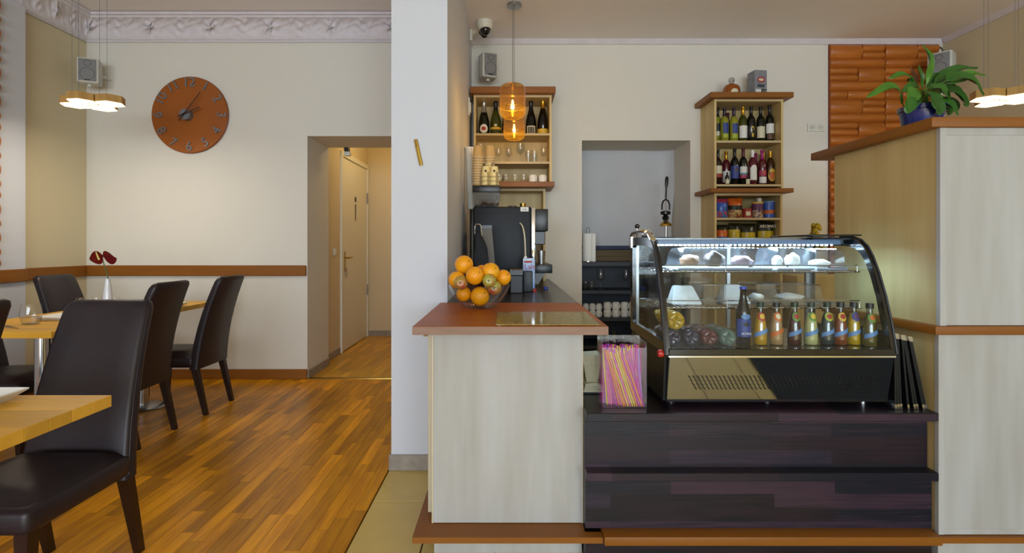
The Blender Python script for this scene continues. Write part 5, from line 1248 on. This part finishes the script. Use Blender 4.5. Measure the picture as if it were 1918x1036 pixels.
# cloth on a hook and leaning board
YT = 3.30
t = root('cloth_stand', 'black cloth hanging from a chrome hoop stand behind the fruit', 'stand', (PX(902, YT), YT, .9))
xa, xb_ = PX(889.5, YT), PX(901, YT)
fin(tube(B(), [(xa, YT, PZ(440, YT)), (xa, YT, PZ(424, YT)), (xa + .006, YT, PZ(420.5, YT)), (xb_ - .006, YT, PZ(420.5, YT)), (xb_, YT, PZ(424, YT)), (PX(911, YT), YT, .902)], .004, 8), 'hoop', 'chrome', t)
fin(box(B(), PX(885, YT), PX(915, YT), YT - .04, YT + .06, .9005, .908, .002, 1), 'foot', 'black_plastic', t)
bm = B(); g = []
for i in range(9):
    s_ = i / 8; ww = .018 + .02 * s_ + .01 * sin(s_ * 3); cxx = PX(895, YT) + .028 * s_; zz = PZ(437, YT) - s_ * .20; row = []
    for k in range(14):
        a = 2 * pi * k / 14; rr = 1 + .25 * sin(3 * a + 4 * s_); row.append(bm.verts.new((cxx + ww * cos(a) * rr, YT - .006 + .018 * sin(a) * rr, zz)))
    g.append(row)
for i in range(8):
    for k in range(14): bm.faces.new((g[i][k], g[i][(k + 1) % 14], g[i + 1][(k + 1) % 14], g[i + 1][k]))
bm.faces.new(list(reversed(g[0]))); bm.faces.new(g[-1]); fin(bm, 'cloth', M('cloth_black', '#14161b', .8), t, smooth=70)
t = root('leaning_board', 'grey board in black frame leaning before the coffee machine', 'board', (PX(918, 3.42), 3.45, .9))
bm = B(); hexa(bm, [(PX(908, 3.40), 3.36, .9005), (PX(932, 3.40), 3.36, .9005), (PX(932, 3.40), 3.372, .9005), (PX(908, 3.40), 3.372, .9005)], [(PX(903, 3.46), 3.44, PZ(424, 3.44)), (PX(921, 3.46), 3.44, PZ(424, 3.44)), (PX(921, 3.46), 3.452, PZ(424, 3.44)), (PX(903, 3.46), 3.452, PZ(424, 3.44))]); fin(bm, 'panel', M('board_grey', '#6a655e', .6, var=.1), t)
fin(box(B(), PX(902, 3.44), PX(921.5, 3.44), 3.435, 3.455, PZ(428, 3.44), PZ(422, 3.44)), 'top_frame', 'black_plastic', t)
# ------------------------------------------------------------------ amber pendants
for k, (px, Y, lab) in enumerate(((960, 3.40, 'nearer amber glass pendant lamp over the bar'), (963, 4.09, 'farther amber glass pendant lamp over the bar'))):
    x = PX(px, Y); zb_, zt_ = 2.012, 2.228; r = .082
    t = root('pendant_lamp', lab, 'lamp', (x, Y, zb_), group='amber glass pendants')
    fin(lathe(B(), [(0, ZC), (.055, ZC), (.055, ZC - .022), (0, ZC - .024)], (x, Y, 0), 28), 'canopy', 'brushed', t)
    fin(tube(B(), [(x, Y, ZC - .02), (x, Y, zt_)], .0022, 6), 'cord', 'brushed', t)
    zm = zb_ + .066
    fin(lathe(B(), [(.012, zt_ + .002), (.055, zt_ - .003), (.07, zt_ - .010), (.079, zt_ - .022), (r, zt_ - .036), (r, zm)], (x, Y, 0), 40, a0=0, a1=2 * pi - 1e-4), 'upper_glass', 'amber_glass', t, smooth=60)
    fin(lathe(B(), [(r + .001, zm), (r + .001, zb_ + .03), (r - .012, zb_ + .008), (r - .03, zb_)], (x, Y, 0), 40, a0=0, a1=2 * pi - 1e-4), 'lower_glass', 'amber_clear', t, smooth=60)
    fin(tube(B(), [((r + .001) * cos(2 * pi * q / 40) + x, (r + .001) * sin(2 * pi * q / 40) + Y, zm) for q in range(40)], .0016, 6, closed=True), 'joint_ring', 'foil_gold', t)
    fin(tube(B(), [((r - .03) * cos(2 * pi * q / 40) + x, (r - .03) * sin(2 * pi * q / 40) + Y, zb_) for q in range(40)], .002, 6, closed=True), 'bottom_ring', 'amber_clear', t)
    so = fin(lathe(B(), [(.018, zt_), (.018, zm + .075), (.012, zm + .07)], (x, Y, 0), 16), 'socket', 'brass', t)
    fin(lathe(B(), [(.001, zm - .012), (.009, zm - .006), (.0105, zm + .01), (.007, zm + .03), (.004, zm + .05)], (x, Y, 0), 14), 'bulb_filament', 'filament', so)
    l = bpy.data.lights.new('pendant_bulb', 'POINT'); l.energy = 2.5; l.color = (1, .66, .26); l.shadow_soft_size = .02
    lo = bpy.data.objects.new('pendant_bulb', l); col.objects.link(lo); lo.location = (x, Y, zb_ + .02); adopt(lo, t, False)
# ------------------------------------------------------------------ hexagon lamps
def hexlamp(cx_, cy_, z, yaw, label, energy, top):
    t = root('hexagon_lamp', label, 'lamp', (cx_, cy_, z), yaw, group='wooden hexagon lamps')
    Rr = .094; H_ = .05
    for i, (hx, hy) in enumerate(((0, -.866 * Rr), (1.5 * Rr, 0), (-1.5 * Rr, 0), (0, .866 * Rr))):
        pts = [(hx + Rr * .96 * cos(pi / 3 * k), hy + Rr * .96 * sin(pi / 3 * k)) for k in range(6)]
        zz = z * 0 - (.006 if i == 3 else 0)
        b = fin(prism(B(), pts, 'z', zz, zz + H_), 'hexagon_box', 'hex_wood', t, local=True, smooth=None)
        fin(prism(B(), [(hx + (u - hx) * .97, hy + (v - hy) * .97) for u, v in pts], 'z', zz - .006, zz), 'glow_plate', 'hex_glow', b, local=True, smooth=None)
        for sx_ in (-.6, .6): fin(lathe(B(), [(.0035, zz - .009), (.0035, zz - .006)], (hx + sx_ * Rr, hy, 0), 8), 'screw', 'zinc', b, local=True)
        fin(tube(B(), [(hx - .3 * Rr, hy, zz + H_), (hx - .3 * Rr, hy, top - z)], .0012, 5), 'wire', 'zinc', t, local=True)
    l = bpy.data.lights.new('hexagon_light', 'AREA'); l.shape = 'DISK'; l.size = .34; l.energy = energy; l.color = (1, .90, .74)
    lo = bpy.data.objects.new('hexagon_light', l); col.objects.link(lo); lo.parent = t; lo.location = (0, 0, -.02)
hexlamp(PX(174, 3.8), 3.8, PZ(190, 3.72), R(-8), 'wooden hexagon pendant lamp over the long dining table', 10, ZD)
hexlamp(PX(1898, 3.5), 3.56, PZ(178, 3.45), R(10), 'wooden hexagon pendant lamp at the right picture edge', 10, ZC)
# ------------------------------------------------------------------ bar niche: hanging sheet, shelves, glasses, mugs
bm = B(); g = []; n1, n2 = 40, 44
sx_a, sx_b, sz_a, sz_b = .66, 1.66, 2.16, PZ(461, 5.33)
for i in range(n1 + 1):
    row = []
    for j in range(n2 + 1):
        u, v = i / n1, j / n2
        d = .012 * sin(5 * u + 2 * v) + .018 * math.exp(-((u - .36 + .12 * v) / .05) ** 2) * v + .010 * math.exp(-((u - .62 - .1 * v) / .06) ** 2) * (1 - v) + .006 * sin(17 * u * v + 3 * u)
        curl = .05 * max(0, (u - .86) / .14) ** 2 * (1 + .6 * sin(4 * v + .5))
        row.append(bm.verts.new((sx_a + (sx_b - sx_a) * u - .03 * max(0, (u - .8) / .2) * (.5 + .5 * sin(5.5 * v + 3.6)), 5.335 - d - curl, sz_a + (sz_b - sz_a) * v)))
    g.append(row)
for i in range(n1):
    for j in range(n2): bm.faces.new((g[i][j], g[i + 1][j], g[i + 1][j + 1], g[i][j + 1]))
bmesh.ops.solidify(bm, geom=bm.faces[:], thickness=.0015)
t = root('hanging_sheet', 'pale grey creased sheet hanging across the bar niche', 'sheet', (1.16, 5.335, sz_b))
fin(bm, 'cloth', 'sheet', t, smooth=70); fin(box(B(), .66, 1.6, 5.315, 5.34, sz_b - .035, sz_b + .004, .004, 1), 'hem_bar', 'navy', t)
t = root('slat_screen', 'brown slatted panel under the hanging sheet', 'panel', (1.16, 5.4, .9))
for k in range(5): fin(box(B(), .66, 1.66, 5.39, 5.41, .92 + k * .058, .972 + k * .058, .003, 1), 'slat', 'slat_wood', t)
t = root('niche_shelf', 'dark shelf unit with glasses and mugs in the bar niche', 'shelf', (1.16, 5.1, 0))
fin(box(B(), .675, 1.648, 5.335, 5.35, 0, 1.01), 'back_panel', 'niche_dark', t)
for s_ in (.675, 1.63): fin(box(B(), s_, s_ + .018, 4.96, 5.335, 0, 1.01), 'side_panel', 'niche_dark', t)
for z, th in ((1.046, .036), (.782, .03), (.528, .03), (.27, .03)): fin(box(B(), .675 if z > 1.01 else .693, 1.648 if z > 1.01 else 1.63, 4.95, 5.335 if z < 1.01 else 5.36, z - th, z), 'shelf_board', 'niche_dark', t)
for px, k, s_, lab in ((1096.5, 'low', .85, 'water glass at the left end of the niche shelf'), (1108.5, 'low', .85, 'second water glass on the niche shelf'), (1125, 'stem', 1.02, 'wine glass in the middle of the niche shelf'), (1172.5, 'stem', 1.02, 'wine glass right on the niche shelf beside the case')):
    glass(k, px, 5.06, .7825, lab, 'glasses on the niche shelf', s_)
for px, r, h, lab in ((1097, .028, .062, 'leftmost pair of small cream mugs'), (1109.5, .028, .062, 'second pair of small cream mugs'), (1121.5, .028, .062, 'third pair of small cream mugs'), (1137.5, .036, .07, 'first pair of large cream mugs'), (1153.5, .036, .07, 'second pair of large cream mugs'), (1169.5, .036, .07, 'third pair of large cream mugs'), (1185, .036, .07, 'last pair of large cream mugs beside the case')):
    for q in range(2): mug((PX(px, 5.05), 5.05, .5285 + q * (h + .0005)), r, h, ('upper' if q else 'lower') + ' mug of the ' + lab, 'mugs on the niche shelf', R(-60))
for px, s_, lab in ((1137, 1, 'dim water glass on the lowest niche shelf, left'), (1150, 1, 'dim water glass on the lowest niche shelf, right')): glass('tall', px, 5.06, .2705, lab, 'glasses on the lowest niche shelf', s_)
# paper towel roll
px_, Y = 1101.5, 5.06; x = PX(px_, Y)
t = root('paper_towel', 'white paper towel roll on a wire holder in the bar niche', 'paper towel', (x, Y, 1.0465))
fin(lathe(B(), [(.02, 1.054), (.053, 1.054), (.053, 1.314), (.02, 1.314)], (x, Y, 0), 28), 'roll', 'paper_white', t)
fin(box(B(), x + .03, x + .062, Y - .054, Y - .05, 1.05, 1.312), 'loose_sheet', 'paper_white', t)
fin(lathe(B(), [(.001, 1.0465), (.05, 1.0465), (.05, 1.053), (.001, 1.053)], (x, Y, 0), 24), 'base', 'chrome', t)
fin(tube(B(), [(x - .012, Y, 1.31), (x - .015, Y, 1.35), (x - .008, Y, 1.372), (x + .008, Y, 1.372), (x + .015, Y, 1.35), (x + .012, Y, 1.31)], .003, 6), 'hoop', 'zinc', t)
# juicer on its plinth
JY = 4.93; jx = PX(1243, JY); jz = PZ(447, JY)
fin(box(B(), jx - .17, jx + .12, 4.82, 4.945, 0, jz - .001, .004, 1), 'juicer_plinth', 'niche_dark', label='dark plinth under the citrus press behind the display case', cat='plinth')
t = root('citrus_press', 'black lever citrus press with brass cone in the bar niche', 'juicer', (jx, 4.88, jz))
jy = 4.88
def jp(px, py): return (PX(px, JY), jy, PZ(py, JY))
fin(box(B(), jx - .075, jx + .08, 4.83, 4.94, jz, jz + .014, .004, 1), 'foot_plate', 'black_plastic', t)
fin(tube(B(), [(PX(1244.5, JY), jy, jz + .012), (PX(1244.5, JY), jy, PZ(424, JY))], .011, 12), 'column', 'steel', t)
fin(lathe(B(), [(.055, PZ(424, JY)), (.05, PZ(420, JY)), (.018, PZ(414.5, JY))], (PX(1244, JY), jy, 0), 24), 'cone', 'brass', t)
fin(lathe(B(), [(.02, PZ(414, JY)), (.032, PZ(408, JY)), (.016, PZ(404, JY)), (.045, PZ(402, JY)), (.045, PZ(397, JY)), (.012, PZ(395, JY))], (PX(1243.5, JY), jy, 0), 20), 'press_cup', 'black_plastic', t)
fin(tube(B(), [jp(1237, 394), jp(1237, 384), jp(1239, 378), jp(1244, 374), jp(1249, 378), jp(1251, 384), jp(1251, 394)], .008, 8), 'yoke', 'black_plastic', t)
fin(tube(B(), [jp(1244, 398), jp(1243.5, 376)], .004, 6), 'rack_rod', 'steel', t)
fin(tube(B(), [jp(1244, 375), jp(1245, 350)], .008, 8), 'lever', 'black_plastic', t); fin(tube(B(), [jp(1245, 352), jp(1245.3, 346), jp(1246, 336), jp(1246, 332)], [.01, .015, .016, .008], 10), 'grip', 'black_plastic', t)
# tall tap with black knob just behind the case
t = root('lever_tap', 'chrome lever with black ball knob behind the display case', 'lever', (PX(1193, 2.68), 2.62, .576))
lx = PX(1193.5, 2.62); fin(tube(B(), [(lx, 2.62, .577), (lx, 2.62, PZ(428, 2.62))], .006, 8), 'rod', 'chrome', t); fin(ball(B(), (lx, 2.62, PZ(424, 2.62)), .012, 14, 9), 'knob', 'black_gloss', t)
# back counter and yellow dried bouquet
fin(box(B(), 2.40, 3.85, 4.42, YB - .06, 0, .95, .004, 1), 'back_counter', 'maple', label='pale back counter along the wall right of the bottle cabinet', cat='counter')
dx, dY = PX(1528, 4.6), 4.6
t = root('dried_bouquet', 'fuzzy yellow dried bouquet standing behind the display case', 'bouquet', (dx, dY, .95))
fin(shell(B(), [(.05, .9505), (.055, .96), (.06, 1.14)], .004, c=(dx, dY, 0), seg=20), 'pot', 'lab_cream', t)
M('dried_yellow', '#c9b22e', .8, c2='#a08d22', vs=(60, 60, 60)); rb = random.Random(4)
bm = B()
for k in range(110):
    a, q = rb.random() * 2 * pi, rb.random(); zz = 1.15 + .235 * q; rr = (.068 - .04 * q) * math.sqrt(rb.random()); ball(bm, (dx + rr * cos(a), dY + rr * sin(a), zz), .014, 6, 4)
fin(bm, 'blossom_field', 'dried_yellow', t, kind='stuff')
# ------------------------------------------------------------------ potted plant on the divider
M('leaf_green', '#224a14', .38, c2='#35621c', vs=(10, 10, 10), rnd=.2, spec=.5); M('leaf_light', '#4a7a20', .4, c2='#356018', vs=(10, 10, 10)); M('leaf_brown', '#7a4a2a', .6); M('pot_blue', '#1d2b6e', .25, coat=.4); M('soil', '#2a1c12', .9, bump=.5)
pY = 2.30; pX = PX(1727, pY); pz = 1.677
t = root('potted_plant', 'drooping green house plant in a blue pot on the tall divider', 'plant', (pX, pY, pz))
pot = fin(shell(B(), [(.062, pz + .0005), (.066, pz + .006), (.082, pz + .098), (.088, pz + .1), (.088, pz + .118)], .005, c=(pX, pY, 0), seg=32), 'pot', 'pot_blue', t)
fin(lathe(B(), [(.001, pz + .1), (.076, pz + .1), (.076, pz + .104), (.001, pz + .108)], (pX, pY, 0), 20), 'soil', 'soil', t)
def P3(px, py, dy): Y = pY + dy; return Vector((PX(px, Y), Y, PZ(py, Y)))
def leaf(pts, wd, mat, dy0, dy1, stem=True, f0=.32):
    """blade grown along a curve through photo points; depth runs from dy0 to dy1"""
    n = len(pts); P = [P3(px, py, dy0 + (dy1 - dy0) * i / (n - 1)) for i, (px, py) in enumerate(pts)]
    C = []                                             # Catmull-Rom through the points
    for i in range(n - 1):
        a, b, c, d = P[max(i - 1, 0)], P[i], P[i + 1], P[min(i + 2, n - 1)]
        for k in range(5):
            s_ = k / 5; C.append(.5 * ((2 * b) + (c - a) * s_ + (2 * a - 5 * b + 4 * c - d) * s_ ** 2 + (3 * b - a - 3 * c + d) * s_ ** 3))
    C.append(P[-1]); m = len(C) - 1; k0 = int(m * f0) if stem else 0
    bm = B(); g = []
    for i in range(k0, m + 1):
        s_ = (i - k0) / max(1, m - k0); ww = wd * (sin(pi * s_ ** .8) ** .75) + .0008
        d = (C[min(i + 1, m)] - C[max(i - 1, 0)]).normalized(); side = d.cross(Vector((.25, -.75, .6))).normalized(); up = side.cross(d)
        g.append([bm.verts.new(C[i] + side * ww * q + up * (.30 * ww * abs(q) ** 1.5) + up * .004 * sin(9 * s_ + 3 * q)) for q in (-1, -.55, 0, .55, 1)])
    for a, b in zip(g, g[1:]):
        for k in range(4): bm.faces.new((a[k], a[k + 1], b[k + 1], b[k]))
    lf = fin(bm, 'leaf', mat, t, smooth=180)
    if stem:
        b0 = Vector((pX + rb.uniform(-.03, .03), pY + rb.uniform(-.03, .03), pz + .105))
        if (C[0] - b0).length > .02: C = [b0, (b0 + C[0]) / 2 + Vector((0, 0, .012))] + C
        fin(tube(B(), C[:k0 + 4], .0022, 5), 'stalk', 'leaf_light', lf)
LV = [([(1724, 195), (1733, 165), (1742, 125), (1738, 100), (1728, 84)], .022, 'leaf_light', -.02, -.05), ([(1728, 190), (1745, 160), (1770, 140), (1800, 128), (1832, 127)], .020, 'leaf_green', 0, .02), ([(1735, 180), (1765, 160), (1800, 148), (1822, 138), (1846, 141)], .020, 'leaf_light', -.03, -.06),
      ([(1740, 175), (1765, 155), (1795, 143), (1825, 155), (1843, 178)], .030, 'leaf_green', -.05, -.09), ([(1745, 190), (1765, 172), (1785, 170), (1805, 190), (1810, 200)], .032, 'leaf_green', -.04, -.07), ([(1740, 200), (1760, 190), (1778, 198), (1795, 215)], .036, 'leaf_green', -.05, -.09),
      ([(1712, 205), (1692, 198), (1684, 172), (1662, 163), (1622, 183)], .022, 'leaf_light', -.04, -.08), ([(1720, 175), (1712, 150), (1698, 141), (1680, 142), (1664, 147)], .017, 'leaf_light', .02, .05), ([(1726, 185), (1728, 160), (1724, 140), (1722, 122)], .014, 'leaf_light', .02, .04),
      ([(1722, 180), (1716, 160), (1712, 142), (1706, 126)], .013, 'leaf_brown', .04, .07), ([(1728, 175), (1715, 168), (1707, 180), (1704, 196)], .030, 'leaf_light', -.07, -.10), ([(1730, 170), (1738, 172), (1748, 185), (1752, 204)], .038, 'leaf_green', -.09, -.13),
      ([(1730, 172), (1745, 162), (1762, 168), (1774, 178)], .034, 'leaf_green', -.06, -.10), ([(1736, 170), (1760, 158), (1780, 162), (1794, 178)], .030, 'leaf_green', .0, -.02), ([(1735, 185), (1745, 178), (1756, 200), (1760, 216)], .034, 'leaf_green', -.08, -.11),
      ([(1725, 190), (1712, 185), (1702, 200), (1698, 212)], .024, 'leaf_green', -.09, -.12), ([(1728, 182), (1740, 160), (1760, 148), (1782, 150)], .030, 'leaf_green', .03, .03), ([(1722, 178), (1710, 158), (1704, 150), (1698, 152)], .018, 'leaf_green', .03, .06), ([(1742, 196), (1762, 184), (1775, 200), (1778, 216)], .030, 'leaf_green', -.02, -.04)]
LV += [([(1730, 185), (1722, 165), (1714, 158), (1700, 165), (1690, 172)], .016, 'leaf_green', .02, .0), ([(1738, 180), (1752, 150), (1775, 136), (1800, 134)], .018, 'leaf_light', .04, .06), ([(1740, 185), (1775, 165), (1795, 172), (1806, 186)], .026, 'leaf_green', .01, .0), ([(1726, 186), (1718, 178), (1712, 190), (1712, 206)], .024, 'leaf_green', -.06, -.09), ([(1745, 190), (1768, 186), (1786, 196), (1790, 210)], .030, 'leaf_green', -.01, -.03), ([(1735, 178), (1748, 168), (1768, 174), (1782, 190)], .028, 'leaf_green', -.03, -.06)]
for L in LV: leaf(*L)
